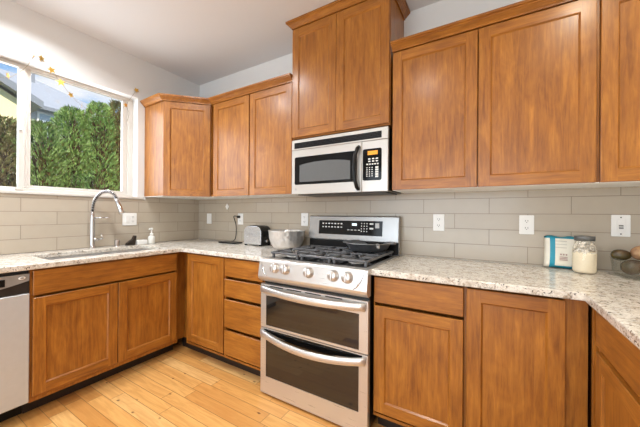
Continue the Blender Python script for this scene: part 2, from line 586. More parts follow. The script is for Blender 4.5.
for (y, ht, g, lb) in [(-1.82, 2.45, 0, 'green evergreen shrub at the far left end of the hedge outside'),
                   (-1.42, 2.42, 2, 'brownish evergreen shrub second from the left end of the hedge outside'),
                   (-1.02, 2.47, 2, 'thin rusty evergreen shrub seen through the left window sash'),
                   (-.63, 2.50, 0, 'low rounded evergreen shrub just right of the window mullion'),
                   (-.26, 2.84, 1, 'bright green evergreen shrub in the middle of the right window pane'),
                   (.07, 3.02, 1, 'tall green evergreen shrub in the right half of the right window pane'),
                   (.40, 3.14, 2, 'tall rusty brown evergreen shrub at the right edge of the window'),
                   (.86, 3.1, 0, 'green evergreen shrub just hidden behind the right window jamb')]:
    shrub(y, -2.75 + .06 * math.sin(y * 7), ht, .29, GREENS[g], lb)
# houses beyond the hedge
HW = plain('pale_grey_siding', S(196, 196, 196), .8, var=.04)
HR = plain('grey_roof_shingles', S(150, 155, 163), .85, var=.06, vs=9)
HY = plain('pale_yellow_stucco', S(232, 220, 170), .8, var=.03)
HT = plain('grey_fascia_paint', S(120, 126, 134), .6, var=.03)
t = thing('neighbour_house', (-13, 3, -.3), 'pale grey neighbouring house with a grey hipped roof above the hedge', 'house')
b = MB(); b.box((-17, .7, -.3), (-11, 4.9, 4.94), HW); w_ = obj('wall', b, t)
b = MB()
ev = [(-10.7, .45, 4.95), (-10.7, 5.2, 4.95), (-17.3, 5.2, 4.95), (-17.3, .45, 4.95)]
rg = [(-14, .46, 6.96), (-14, 1.97, 6.96)]
b.face((ev[0], ev[1], rg[1], rg[0]), HR); b.face((ev[1], ev[2], rg[1]), HR); b.face((ev[2], ev[3], rg[0], rg[1]), HR); b.face((ev[3], ev[0], rg[0]), HR)
b.face((ev[0], ev[3], ev[2], ev[1]), HT)
obj('roof', b, t)
b = MB(); b.box((-10.72, .45, 4.84), (-10.64, 5.2, 4.97), HT); obj('gutter', b, t)
b = MB(); ring(b, -11.0, -10.95, 1.4, 1.92, 3.8, 4.82, .06, .06, .07, .07, WHITE); wf = obj('window', b, t)
b = MB(); b.box((-10.99, 1.46, 3.87), (-10.97, 1.86, 4.75), plain('house_window_glass', S(190, 204, 214), .1)); obj('pane', b, wf)
b = MB(); b.box((-13.6, 1.75, 6.6), (-13.4, 1.95, 7.1), HT); obj('roof_vent', b, t)
t = thing('gabled_house', (-9.3, -.6, -.3), 'pale yellow gabled house at the left of the window view', 'house')
b = MB(); b.prism([(-2.6, -.3), (.62, -.3), (.62, 4.45), (-1.0, 5.35), (-2.6, 4.45)], -10.5, -9, HY, axis='x'); obj('wall', b, t)
b = MB()
b.prism([(-1.0, 5.62), (.95, 4.55), (.95, 4.38), (-1.0, 5.42)], -10.6, -8.75, HR, axis='x'); b.prism([(-1.0, 5.62), (-2.95, 4.55), (-2.95, 4.38), (-1.0, 5.42)], -10.6, -8.75, HR, axis='x')
obj('roof', b, t)
b = MB(); b.prism([(-1.0, 5.63), (.97, 4.55), (.97, 4.34), (-1.0, 5.40), (-2.97, 4.34), (-2.97, 4.55)], -8.75, -8.69, HT, axis='x'); obj('fascia', b, t)

# ------------------------------------------------------------------ cabinetry
def door_mesh(M, w, h, hm, t=.019, s=.057):
    """shaker door frame in local coordinates; hm = material for the horizontal rails"""
    mb = MB()
    e, ch, dp = .0022, .0075, .0085
    def q(pts, mat):
        mb.face([M @ Vector(p) for p in pts], mat)
    X = [e, s, w - s, w - e]; Z = [e, s, h - s, h - e]
    for i in range(3):
        q([(X[0], t, Z[i]), (X[1], t, Z[i]), (X[1], t, Z[i + 1]), (X[0], t, Z[i + 1])], WZ)
        q([(X[2], t, Z[i]), (X[3], t, Z[i]), (X[3], t, Z[i + 1]), (X[2], t, Z[i + 1])], WZ)
    q([(X[1], t, Z[0]), (X[2], t, Z[0]), (X[2], t, Z[1]), (X[1], t, Z[1])], hm)
    q([(X[1], t, Z[2]), (X[2], t, Z[2]), (X[2], t, Z[3]), (X[1], t, Z[3])], hm)
    o = [(0, 0), (w, 0), (w, h), (0, h)]; p = [(e, e), (w - e, e), (w - e, h - e), (e, h - e)]
    n = [(s, s), (w - s, s), (w - s, h - s), (s, h - s)]; c = [(s + ch, s + ch), (w - s - ch, s + ch), (w - s - ch, h - s - ch), (s + ch, h - s - ch)]
    for i in range(4):
        j = (i + 1) % 4
        mt = hm if i % 2 == 0 else WZ
        q([(o[i][0], t - e, o[i][1]), (o[j][0], t - e, o[j][1]), (p[j][0], t, p[j][1]), (p[i][0], t, p[i][1])], mt)
        q([(o[i][0], 0, o[i][1]), (o[j][0], 0, o[j][1]), (o[j][0], t - e, o[j][1]), (o[i][0], t - e, o[i][1])], mt)
        q([(n[i][0], t, n[i][1]), (n[j][0], t, n[j][1]), (c[j][0], t - dp, c[j][1]), (c[i][0], t - dp, c[i][1])], mt)
        q([(o[i][0], 0, o[i][1]), (o[j][0], 0, o[j][1]), (c[j][0], 0, c[j][1]), (c[i][0], 0, c[i][1])], mt)
        q([(c[i][0], 0, c[i][1]), (c[j][0], 0, c[j][1]), (c[j][0], t - dp, c[j][1]), (c[i][0], t - dp, c[i][1])], mt)
    bmesh.ops.remove_doubles(mb.bm, verts=list(mb.bm.verts), dist=1e-5)
    bmesh.ops.recalc_face_normals(mb.bm, faces=list(mb.bm.faces))
    return mb
def door(par, M, a0, a1, z0, z1, hm, b0=0.0, name='door'):
    """door on the plane of frame M between a0..a1, z0..z1 (z in world heights)"""
    D = M @ Matrix.Translation((a0, b0, z0))
    w, h = a1 - a0, z1 - z0
    d = obj(name, door_mesh(D, w, h, hm), par)
    mb = MB(); c = .057 + .0075
    mb.box((c - .0005, .002, c - .0005), (w - c + .0005, .0105, h - c + .0005), WZ, M=D)
    obj('door_panel', mb, d)
    return d
def slab(par, M, a0, a1, z0, z1, hm, b0=0.0, name='drawer_front'):
    mb = MB(); mb.box((a0, b0, z0), (a1, b0 + .019, z1), hm, .0025, M=M)
    return obj(name, mb, par)
CROWN = [(0, 0), (.010, 0), (.010, .007), (.013, .010), (.018, .014), (.030, .026), (.037, .030), (.037, .034), (.045, .037), (.045, .050), (0, .050)]

FB = -.6094      # base face-frame plane on the back wall; doors stand 19 mm proud of it
FL = .6100       # base face-frame plane on the left wall
UF = -.315       # upper face plane
MB_B = frame((0, FB, 0), (1, 0, 0), (0, -1, 0))
ML = frame((FL, 0, 0), (0, 1, 0), (1, 0, 0))
ZT, ZB = .869, .135
ZBOX = .8785
def base_body(par, a, b_):
    """box carcass with corner a..b_ (world)"""
    mb = MB(); mb.box((a[0], a[1], .1), (b_[0], b_[1], ZBOX), WZ); return obj('body', mb, par)

def carcass(mb, x0, x1, yf, z0, z1, l=.006, r_=.006, rec=.07, top=.004):
    """box whose front is set back by rec between two side panels, so that the gaps between doors are real slots"""
    mb.box((x0, yf + rec, z0), (x1, -.002, z1), WZ)
    mb.box((x0, yf, z0), (x0 + l, yf + rec, z1), WZ); mb.box((x1 - r_, yf, z0), (x1, yf + rec, z1), WZ)
    mb.box((x0 + l, yf, z0), (x1 - r_, yf + rec, z0 + .016), WX)
    if top:
        mb.box((x0 + l, yf, z1 - top), (x1 - r_, yf + rec, z1), WX)
    return mb
# sink cabinet under the window
t = thing('sink_base_cabinet', (.3, -1.11, 0), 'wide brown sink cabinet with two doors under the window', 'cabinet')
mb = MB()   # open box so that the sink hangs inside
mb.box((.002, -1.562, .1), (FL, -1.546, ZBOX), WZ); mb.box((.002, -.662, .1), (FL, -.646, ZBOX), WZ)
mb.box((.002, -1.546, .1), (FL, -.662, .118), WZ); mb.box((.002, -1.546, .118), (.012, -.662, .6), WZ)
mb.box((FL - .019, -1.546, .118), (FL, -1.535, ZBOX), WZ); mb.box((FL - .019, -.673, .118), (FL, -.662, ZBOX), WZ); mb.box((FL - .06, -1.535, .70), (FL - .04, -.673, .735), WY); mb.box((FL - .019, -1.535, .118), (FL, -.673, .13), WY)
mb.box((FL - .06, -1.12, .15), (FL - .04, -1.095, .70), WZ)
mb.box((FL - .032, -1.535, .83), (FL - .014, -.673, ZBOX), WY)
obj('body', mb, t)
slab(t, ML, -1.551, -.668, .7244, ZT, WY, name='false_drawer_front')
door(t, ML, -1.551, -1.1115, ZB, .710, WY); door(t, ML, -1.1065, -.668, ZB, .710, WY)
mb = MB(); mb.box((.49, -1.562, .0), (.505, -.62, .0995), DARK); obj('toe_kick', mb, t)
# corner filler + single-door cabinet on the back wall
t = thing('corner_base_cabinet', (.8, -.3, 0), 'narrow brown single-door cabinet in the corner beside the drawers', 'cabinet')
mb = MB(); carcass(mb, .685, 1.163, FB, .1, ZBOX); mb.box((.002, -.6455, .1), (.56, -.002, ZBOX), WZ); mb.box((.56, -.55, .1), (.685, -.54, ZBOX), WZ)
obj('body', mb, t)
door(t, MB_B, .7156, 1.1585, ZB, ZT, WX)
mb = MB(); mb.box((.506, -.53, 0), (1.163, -.515, .0995), DARK); obj('toe_kick', mb, t)
# drawer stack
t = thing('drawer_base_cabinet', (1.35, -.3, 0), 'brown cabinet with four stacked drawers left of the range', 'cabinet')
mb = MB(); carcass(mb, 1.1635, 1.575, FB, .1, ZBOX, r_=.02); obj('body', mb, t)
for z0, z1 in ((.733, ZT), (.579, .711), (.344, .556), (ZB, .321)):
    slab(t, MB_B, 1.1705, 1.556, z0, z1, WX, name='drawer')
mb = MB(); mb.box((1.1635, -.53, 0), (1.575, -.515, .0995), DARK); obj('toe_kick', mb, t)
# right of range
t = thing('drawer_door_base_cabinet', (2.58, -.3, 0), 'honey brown cabinet with one drawer over one door right of the range', 'cabinet')
mb = MB(); carcass(mb, 2.358, 2.811, FB, .1, ZBOX); obj('body', mb, t)
slab(t, MB_B, 2.366, 2.803, .731, ZT, WX, name='drawer'); door(t, MB_B, 2.366, 2.803, ZB, .714, WX)
mb = MB(); mb.box((2.358, -.53, 0), (2.811, -.515, .0995), DARK); obj('toe_kick', mb, t)
t = thing('tall_door_base_cabinet', (3.0, -.3, 0), 'brown cabinet with one full-height door in the right corner', 'cabinet')
mb = MB(); carcass(mb, 2.8115, 3.243, FB, .1, ZBOX, r_=.075); obj('body', mb, t)
door(t, MB_B, 2.818, 3.172, ZB, ZT, WX)
mb = MB(); mb.box((2.8115, -.53, 0), (3.30, -.515, .0995), DARK); obj('toe_kick', mb, t)
# right return
FR = 3.264
MR = frame((FR, 0, 0), (0, -1, 0), (-1, 0, 0))
t = thing('return_base_cabinet', (3.55, -1.2, 0), 'brown cabinet with drawer and door on the right-hand return', 'cabinet')
mb = MB(); mb.box((FR, -1.36, .1), (RX - .002, -.002, ZBOX), WZ); mb.box((FR - .015, -.655, .1), (FR - .0005, -.632, ZBOX), WZ); obj('body', mb, t)
slab(t, MR, .695, 1.355, .733, .866, WY, name='drawer'); door(t, MR, .695, 1.355, ZB, .712, WY)
mb = MB(); mb.box((FR + .08, -1.36, 0), (FR + .095, -.5, .0995), DARK); obj('toe_kick', mb, t)
t = thing('end_base_cabinet', (3.55, -1.9, 0), 'brown drawer and door cabinet nearest the camera on the right', 'cabinet')
mb = MB(); mb.box((FR, -2.06, .1), (RX - .002, -1.3605, ZBOX), WZ); obj('body', mb, t)
slab(t, MR, 1.366, 2.054, .733, .866, WY, name='drawer'); door(t, MR, 1.366, 2.054, ZB, .712, WY)
mb = MB(); mb.box((FR + .08, -2.06, 0), (FR + .095, -1.3605, .0995), DARK); obj('toe_kick', mb, t)

# ---- uppers
ZU, ZD = 1.3676, 2.238
ZU0, ZUT = 1.366, 2.27
# diagonal corner
t = thing('corner_wall_cabinet', (.2, -.2, ZU0), 'diagonal single-door wall cabinet in the corner beside the window', 'cabinet')
k = .014
poly = [(.002, -.002), (.002, -.6115), (.3165, -.6115), (.6115, -.3165), (.6115, -.002)]
mb = MB(); mb.prism(poly, ZU0 + .004, ZUT, WZ); obj('body', mb, t)
mb = MB(); mb.prism([(.003, -.003), (.003, -.6105), (.316, -.6105), (.6105, -.316), (.6105, -.003)], ZU0 - .001, ZU0 + .0035, MELAMINE); obj('underside', mb, t)
s2 = math.sqrt(.5)
MD = frame((.3165, -.6115, 0), (s2, s2, 0), (s2, -s2, 0))
door(t, MD, .006, .4115, ZU, ZD, WX)
mb = MB(); mb.sweep([(.002, -.6115), (.3165 + k * .4, -.6115 - k), (.6115 + k, -.3165 - k * .4 - .0005)], [(o_, z + 2.243) for o_, z in CROWN], WX); obj('crown_molding', mb, t)
# left double
t = thing('double_wall_cabinet', (1.1, -.15, ZU0), 'two-door wall cabinet between the corner and the microwave', 'cabinet')
mb = MB(); carcass(mb, .6125, 1.584, UF, ZU0 + .004, ZUT, rec=.03, top=.035); obj('body', mb, t)
mb = MB(); mb.box((.614, UF + .001, ZU0 - .001), (1.583, -.003, ZU0 + .0035), MELAMINE); obj('underside', mb, t)
MU = frame((0, UF, 0), (1, 0, 0), (0, -1, 0))
door(t, MU, .662, 1.1225, ZU, ZD, WX); door(t, MU, 1.1325, 1.580, ZU, ZD, WX)
mb = MB(); mb.sweep([(.638, UF - .0142), (1.586, UF - .0142)], [(o_, z + 2.243) for o_, z in CROWN], WX); obj('crown_molding', mb, t)
# tall over microwave
t = thing('over_range_cabinet', (1.97, -.15, 1.79), 'tall two-door cabinet above the microwave reaching the ceiling', 'cabinet')
mb = MB(); carcass(mb, 1.587, 2.357, -.327, 1.788, 2.69, rec=.03, top=.065); obj('body', mb, t)
MT = frame((0, -.327, 0), (1, 0, 0), (0, -1, 0))
door(t, MT, 1.590, 1.9715, 1.797, 2.628, WX); door(t, MT, 1.9727, 2.354, 1.797, 2.628, WX)
mb = MB(); mb.sweep([(1.5865, -.002), (1.5865, -.3275), (2.3575, -.3275), (2.3575, -.002)], [(o_, z + 2.647) for o_, z in CROWN], WX); obj('crown_molding', mb, t)
# right double
t = thing('double_wall_cabinet', (2.85, -.15, ZU0), 'large two-door wall cabinet right of the microwave', 'cabinet')
mb = MB(); carcass(mb, 2.3705, 3.338, UF, ZU0 + .004, ZUT, rec=.03, top=.035); obj('body', mb, t)
mb = MB(); mb.box((2.372, UF + .001, ZU0 - .001), (3.337, -.003, ZU0 + .0035), MELAMINE); obj('underside', mb, t)
door(t, MU, 2.3735, 2.846, ZU, ZD, WX); door(t, MU, 2.851, 3.331, ZU, ZD, WX)
mb = MB(); mb.sweep([(2.3705, UF - .0142), (3.338, UF - .0142)], [(o_, z + 2.243) for o_, z in CROWN], WX); obj('crown_molding', mb, t)
# far right
t = thing('end_wall_cabinet', (3.6, -.15, ZU0), 'golden brown wall cabinet at the right edge of the photo', 'cabinet')
mb = MB(); carcass(mb, 3.3385, RX - .002, UF, ZU0 + .004, ZUT, rec=.03, top=.035); obj('body', mb, t)
mb = MB(); mb.box((3.3395, UF + .001, ZU0 - .001), (RX - .003, -.003, ZU0 + .0035), MELAMINE); obj('underside', mb, t)
door(t, MU, 3.3455, 3.80, ZU, ZD, WX)
mb = MB(); mb.sweep([(3.3385, UF - .0142), (RX - .002, UF - .0142)], [(o_, z + 2.243) for o_, z in CROWN], WX); obj('crown_molding', mb, t)

# ------------------------------------------------------------------ worktops
ZG = .8792
SX0, SX1, SY0, SY1 = .155, .545, -1.455, -.70     # sink cut-out
CE, CBK = .6509, -.6447
def top_mesh(cells, bev):
    mb = MB()
    t_ = bmesh.new()
    vs = {}
    def V(x, y):
        key = (round(x, 5), round(y, 5))
        if key not in vs:
            vs[key] = t_.verts.new((x, y, ZC))
        return vs[key]
    for c in cells:
        t_.faces.new([V(*p) for p in c])
    r = bmesh.ops.extrude_face_region(t_, geom=list(t_.faces))
    for v in r['geom']:
        if isinstance(v, bmesh.types.BMVert):
            v.co.z = ZG
    bmesh.ops.recalc_face_normals(t_, faces=list(t_.faces))
    ed = [e for e in t_.edges if len(e.link_faces) == 2 and abs(e.verts[0].co.z - e.verts[1].co.z) < 1e-6 and e.calc_face_angle(0) > .5]
    bmesh.ops.bevel(t_, geom=ed, offset=bev, segments=2, profile=.5, affect='EDGES')
    mb.merge(t_, GRANITE)
    return mb
ys = [-2.35, SY0, SY1, CBK]; xs_ = [.0085, SX0, SX1, CE]
cells = []
for i in range(3):
    for j in range(3):
        if i == 1 and j == 1:
            continue
        cells.append([(xs_[j], ys[i]), (xs_[j + 1], ys[i]), (xs_[j + 1], ys[i + 1]), (xs_[j], ys[i + 1])])
cells.append([(xs_[0], CBK), (xs_[1], CBK), (xs_[2], CBK), (xs_[3], CBK), (1.578, CBK), (1.578, -.0085), (.0085, -.0085)])
o = obj('granite_worktop', top_mesh(cells, .005))
tag(o, 'speckled beige granite worktop around the sink and left corner', 'worktop')
cells = [[(2.353, -.0085), (2.353, CBK), (3.2242, CBK), (RX - .001, CBK), (RX - .001, -.0085)], [(3.2242, CBK), (3.2242, -2.09), (RX - .001, -2.09), (RX - .001, CBK)]]
o = obj('granite_worktop', top_mesh(cells, .005))
tag(o, 'speckled beige granite worktop right of the range turning along the right wall', 'worktop')

# ------------------------------------------------------------------ sink + faucet
t = thing('kitchen_sink', (.35, -1.08, .70), 'stainless undermount sink set in the granite under the window', 'sink')
mb = MB(); g = .003
x0, x1, y0, y1, zb, zt = SX0 - .0, SX1 + .0, SY0 - .0, SY1 + .0, .71, ZG - .001
for (p, q_) in (((x0, y0, zb), (x1, y1, zb + .002)), ((x0 - .002, y0, zb), (x0, y1, zt)), ((x1, y0, zb), (x1 + .002, y1, zt)), ((x0, y0 - .002, zb), (x1, y0, zt)), ((x0, y1, zb), (x1, y1 + .002, zt))):
    mb.box(p, q_, STEEL)
mb.box((x0 - .014, y0 - .014, zt - .003), (x0 - .002, y1 + .014, zt), STEEL); mb.box((x1 + .002, y0 - .014, zt - .003), (x1 + .014, y1 + .014, zt), STEEL)
mb.box((x0, -1.07, zb), (x1, -1.055, .80), STEEL, .004, 2)
obj('basin', mb, t)
mb = MB(); mb.lathe([(.04, .0), (.045, .003), (.03, .004), (.028, .001)], CHROME, c=(.35, -.88, zb + .002)); obj('drain', mb, t)

fx_, fy_ = .078, -1.06
t = thing('spring_faucet', (fx_, fy_, ZC), 'tall chrome spring-coil pull-down faucet behind the sink', 'faucet')
mb = MB(); mb.lathe([(.027, 0), (.027, .006), (.022, .012), (.0165, .03), (.0165, .25), (.0135, .27), (.0125, .30)], CHROME, c=(fx_, fy_, ZC + .0005), seg=24); obj('post', mb, t)
dx, dy = .105, .165
arc = []
N = 60
pe = Vector((fx_ + dx, fy_ + dy, 1.275))
for i in range(N + 1):
    a = math.pi * (1 - .86 * i / N)
    s_ = (1 + math.cos(a)) / 2
    z = 1.218 + .146 * math.sin(a) ** .85 + (.045 * s_ if True else 0)
    arc.append(Vector((fx_ + dx * s_ * .86, fy_ + dy * s_ * .86, z)))
mb = MB(); mb.tube(arc, .0085, BLACK, seg=10); hose = obj('hose', mb, t)
mb = MB(); hel = []
turns, R = 22, .0125
upv = Vector((0, 0, 1)); side = Vector((dy, -dx, 0)).normalized()
for i in range(turns * 12 + 1):
    f = i / (turns * 12); q_ = f * N; i0 = min(int(q_), N - 1); p = arc[i0].lerp(arc[i0 + 1], q_ - i0)
    d = (arc[i0 + 1] - arc[i0]).normalized(); n2 = side.cross(d)
    a = 2 * math.pi * f * turns
    hel.append(p + R * (math.cos(a) * side + math.sin(a) * n2))
mb.tube(hel, .0034, CHROME, seg=6); obj('spring_coil', mb, t)
mb = MB()
e0 = arc[-1]; ed = (Vector((fx_ + dx * 1.06, fy_ + dy * 1.06, 1.195)) - e0).normalized()
mb.tube([e0 - ed * .005, e0 + ed * .05, e0 + ed * .10, e0 + ed * .13, e0 + ed * .137], [.014, .016, .020, .025, .021], CHROME, seg=20); obj('spray_head', mb, t)
mb = MB()
hp = Vector((fx_ + dx * .42, fy_ + dy * .42, 1.168))
mb.tube([(fx_, fy_, 1.165), hp], .005, CHROME, seg=10)
hc = hp + Vector((dx, dy, 0)).normalized() * .017
mb.tube([hc + Vector((.016 * math.cos(a * math.pi / 9), .016 * math.sin(a * math.pi / 9), 0)) for a in range(18)], .0045, CHROME, seg=8, closed=True)
obj('holder_arm', mb, t)
mb = MB(); mb.tube([(fx_, fy_, .985), (fx_ + .012, fy_ + .035, .985)], .012, CHROME, seg=14); mb.tube([(fx_ + .012, fy_ + .033, .985), (fx_ + .03, fy_ + .06, .99), (fx_ + .02, fy_ + .055, 1.03)], [.006, .005, .004], CHROME, seg=10)
obj('lever_handle', mb, t)

o = MB(); o.lathe([(.024, 0), (.024, .004), (.021, .006), (.021, .052), (.016, .060), (.002, .062)], CHROME, c=(.075, -.878, ZC + .0005), seg=20)
tag(obj('air_gap_cap', o, at=(.075, -.878, ZC)), 'short chrome cylinder cap on the worktop right of the faucet', 'cap')
t = thing('soap_dish', (.08, -.685, ZC), 'white rectangular soap dish beside the white pump bottle', 'dish')
mb = MB(); mb.prism([(.045, -.72), (.105, -.72), (.105, -.63), (.045, -.63)], ZC + .0005, ZC + .042, WHITE, bevel=.006); obj('dish', mb, t)
mb = MB()
BRZ = plain('dark_bronze', S(62, 54, 48), .35, .6, var=.2)
mb.prism([(-.805, ZC + .0005), (-.735, ZC + .0005), (-.722, ZC + .085), (-.738, ZC + .088), (-.752, ZC + .055), (-.800, ZC + .022)], .055, .095, BRZ, axis='x', bevel=.004)
tag(obj('scrub_brush', mb, at=(.075, -.80, ZC)), 'small dark wedge-shaped scrubbing brush left of the white soap dish', 'brush')
t = thing('soap_dispenser', (.1, -.592, ZC), 'white pump soap bottle in the corner right of the sink', 'bottle')
c = (.1, -.592, ZC + .0005)
mb = MB(); mb.lathe([(.026, 0), (.03, .004), (.03, .062), (.027, .07), (.014, .078), (.013, .082)], plain('frosted_plastic', S(222, 220, 214), .25, var=.02), c=c, seg=24); obj('bottle_body', mb, t)
mb = MB(); mb.lathe([(.0145, .0825), (.0145, .1), (.006, .101), (.006, .135), (.012, .136), (.012, .15), (.004, .153)], WHITE, c=c, seg=18)
mb.tube([(c[0], c[1], c[2] + .146), (c[0] + .02, c[1] - .028, c[2] + .147), (c[0] + .027, c[1] - .038, c[2] + .139)], .005, WHITE, seg=10); obj('pump', mb, t)

# ------------------------------------------------------------------ dishwasher
t = thing('dishwasher', (.35, -1.86, 0), 'stainless dishwasher with black band left of the sink cabinet', 'dishwasher')
DY0, DY1 = -2.16, -1.5635
mb = MB(); mb.box((.03, DY0, .1), (.60, DY1, .876), plain('dishwasher_tub', S(40, 40, 42), .5)); obj('body', mb, t)
mb = MB(); mb.box((.6005, DY0 + .002, .112), (.629, DY1 - .002, .742), plain('satin_steel', (.52, .535, .55, 1), .45, .35, var=.02), .003); obj('door', mb, t, label='plain stainless door front')
mb = MB(); mb.box((.6005, DY0 + .002, .745), (.624, DY1 - .002, .858), plain('dishwasher_black_band', S(40, 38, 37), .3), .003); cp = obj('control_panel', mb, t)
mb = MB()
pr = []
for i in range(25):
    f = i / 24; y = DY0 + .004 + f * (DY1 - DY0 - .008)
    pr.append((y, .772 + .045 * (abs(f - .5) * 2) ** 2))
pr += [(DY1 - .004, .857), (DY0 + .004, .857)]
mb.prism(pr, .6245, .630, plain('dishwasher_grey_panel', S(142, 138, 134), .35), axis='x'); obj('grey_fascia', mb, cp)
mb = MB(); mb.box((.6305, -1.80, .80), (.632, -1.664, .84), BLACK); obj('button_window', mb, cp)
mb = MB(); Mx = Matrix.Translation((.6305, -1.598, .836)) @ Matrix.Rotation(math.pi / 2, 4, 'Y') @ Matrix.Diagonal((.8, 1.35, 1, 1))
mb.lathe([(.011, 0), (.011, .002), (.008, .003)], WHITE, seg=24, M=Mx); mb.lathe([(.006, .0031), (.004, .0036)], plain('badge_grey', S(150, 150, 150), .4), seg=20, M=Mx); obj('badge', mb, cp)
mb = MB(); mb.box((.48, DY0, 0), (.495, DY1, .0995), BLACK); obj('toe_kick', mb, t)

# ------------------------------------------------------------------ range
RX0, RX1 = 1.588, 2.350
RF = -.677
t = thing('gas_range', (1.97, -.35, 0), 'stainless double-oven gas range between the two worktops', 'range')
mb = MB(); mb.box((RX0 + .006, -.645, .03), (RX1 - .006, -.03, .895), plain('range_black_side', S(26, 24, 23), .35)); obj('body', mb, t)
mb = MB(); mb.box((RX0, -.66, .8955), (RX1, -.075, .914), STEEL, .003); mb.box((RX0 + .03, -.63, .9142), (RX1 - .03, -.10, .916), GLOSSBLACK); obj('cooktop', mb, t)
for fx2, fy2 in ((RX0 + .05, -.60), (RX1 - .05, -.60), (RX0 + .05, -.08), (RX1 - .05, -.08)):
    mb = MB(); mb.lathe([(.02, 0), (.02, .02), (.012, .03)], BLACK, c=(fx2, fy2, 0.0005), seg=14); obj('foot', mb, t)
# sloped control fascia
mb = MB()
prof = [(-.645, .765), (-.684, .765), (-.704, .785), (-.707, .80), (-.693, .895), (-.684, .911), (-.662, .916), (-.645, .9145)]
mb.prism(prof, RX0 - .002, RX1 + .004, STEEL, axis='x', bevel=.003); fas = obj('control_fascia', mb, t)
n_ = Vector((0, -.095, .014)).normalized()
kz = lambda z: -.707 + (z - .80) / .095 * .014
for kx in (1.728, 1.812, 1.985, 2.150, 2.238):
    z = .862
    Mk = Matrix.Translation((kx, kz(z), z)) @ n_.to_track_quat('Z', 'Y').to_matrix().to_4x4()
    mb = MB(); mb.lathe([(.033, 0), (.033, .004), (.0295, .006), (.0275, .026), (.024, .030)], STEEL, seg=28, M=Mk)
    mb.box((-.005, -.026, .0295), (.005, .026, .037), STEEL, .002, 2, M=Mk)
    kn = obj('knob', mb, fas)
for sx_ in (RX0 + .045, RX1 - .045):      # chrome strips shaped as the highlights on the curved ends
    s3 = 1 if sx_ > 2 else -1
    pts = []
    for i in range(13):
        f = i / 12; z = .805 + .082 * f
        pts.append(Vector((sx_ - s3 * .03 + s3 * .055 * f ** .6, kz(z) - .001, z)))
    mb = MB(); mb.tube(pts, [.002 + .004 * math.sin(math.pi * i / 12) for i in range(13)], CHROME, seg=8); obj('fascia_glint', mb, fas)
def oven_door(name, z0, z1, gz0, gz1, label):
    mb = MB()
    gx0, gx1 = RX0 + .045, RX1 - .052
    for p, q_ in (((RX0, RF, z0), (gx0, -.647, z1)), ((gx1, RF, z0), (RX1, -.647, z1)), ((gx0, RF, z0), (gx1, -.647, gz0)), ((gx0, RF, gz1), (gx1, -.647, z1))):
        mb.box(p, q_, STEEL)
    d = obj(name, mb, t, label=label)
    mb = MB(); mb.box((gx0 + .0005, RF + .002, gz0 + .0005), (gx1 - .0005, RF + .010, gz1 - .0005), OVGL); obj('oven_window', mb, d)
    mb = MB(); mb.box((gx0 + .0005, RF + .012, gz0 + .0005), (gx1 - .0005, -.648, gz1 - .0005), BLACK); obj('window_backing', mb, d)
    return d
OVGL = plain('smoked_oven_glass', S(30, 27, 25), .04, var=.05, Specular_IOR_Level=.85)
od = oven_door('oven_door', .456, .742, .470, .668, 'shallow upper oven door')
def bow(par, zc_, sag, out):
    mb = MB(); n = 24
    secs = []
    for i in range(n + 1):
        f = i / n; x = RX0 + .012 + f * (RX1 - RX0 - .024); q_ = 1 - (2 * f - 1) ** 2
        secs.append((x, RF - .010 - out * q_, zc_ - sag * q_))
    t_ = bmesh.new(); rings = []
    for (x, y, z) in secs:
        pr_ = [(-.009, -.019), (-.011, 0), (-.009, .019), (-.004, .022), (.004, .020), (.006, 0), (.004, -.020), (-.004, -.022)]
        rings.append([t_.verts.new((x, y + a_, z + b2)) for a_, b2 in pr_])
    for A, B in zip(rings, rings[1:]):
        for k_ in range(8):
            t_.faces.new((A[k_], A[(k_ + 1) % 8], B[(k_ + 1) % 8], B[k_]))
    t_.faces.new(rings[0]); t_.faces.new(rings[-1])
    bmesh.ops.recalc_face_normals(t_, faces=list(t_.faces))
    mb.merge(t_, STEEL, True)
    for f in (0, 1):
        x = RX0 + .014 if f == 0 else RX1 - .044
        mb.box((x, RF - .014, zc_ - .012), (x + .03, RF - .0005, zc_ + .012), STEEL, .002)
    return obj('door_handle', mb, par)
bow(od, .712, .012, .034)
for vx in (1.72, 1.86, 2.0, 2.14):
    mb = MB(); mb.box((vx - .055, RF - .0012, .7285), (vx + .055, RF - .0002, .7345), BLACK); obj('vent_slot', mb, od)
od = oven_door('oven_door', .016, .450, .130, .400, 'tall lower oven door')
bow(od, .420, .034, .038)
mb = MB(); mb.prism([(RX0 + .03 + .7 * i / 12, .436 - .045 * (1 - (2 * i / 12 - 1) ** 2)) for i in range(13)] + [(RX0 + .73, .444), (RX0 + .03, .444)], RF - .0015, RF - .0003, GLOSSBLACK, axis='y'); obj('handle_recess', mb, od)
# backguard
mb = MB(); mb.prism([(-.03, .90), (-.075, .90), (-.075, 1.005), (-.092, 1.008), (-.075, 1.19), (-.065, 1.197), (-.03, 1.197)], RX0, RX1, steel('backguard_shaded_steel', 'x', (.37, .36, .35), .26), axis='x', bevel=.002)  # steel darkened to stand in for the reflected microwave underside
bgd = obj('backguard', mb, t)
mb = MB(); mb.box((RX0 + .002, -.0775, .917), (RX1 - .002, -.0755, 1.002), BLACK); obj('rear_vent', mb, bgd)
gs = lambda z: -.092 + (z - 1.008) / .182 * .017
mb = MB(); mb.prism([(gs(1.048) - .0015, 1.048), (gs(1.160) - .0015, 1.160), (gs(1.160) - .0002, 1.160), (gs(1.048) - .0002, 1.048)], 1.685, 2.230, GLOSSBLACK, axis='x')
PRN = plain('panel_print', S(225, 225, 222), .5, var=.02)
def mark(x, z, w, h):
    mb.box((x - w / 2, gs(z) - .0026, z - h / 2), (x + w / 2, gs(z) - .0017, z + h / 2), PRN)
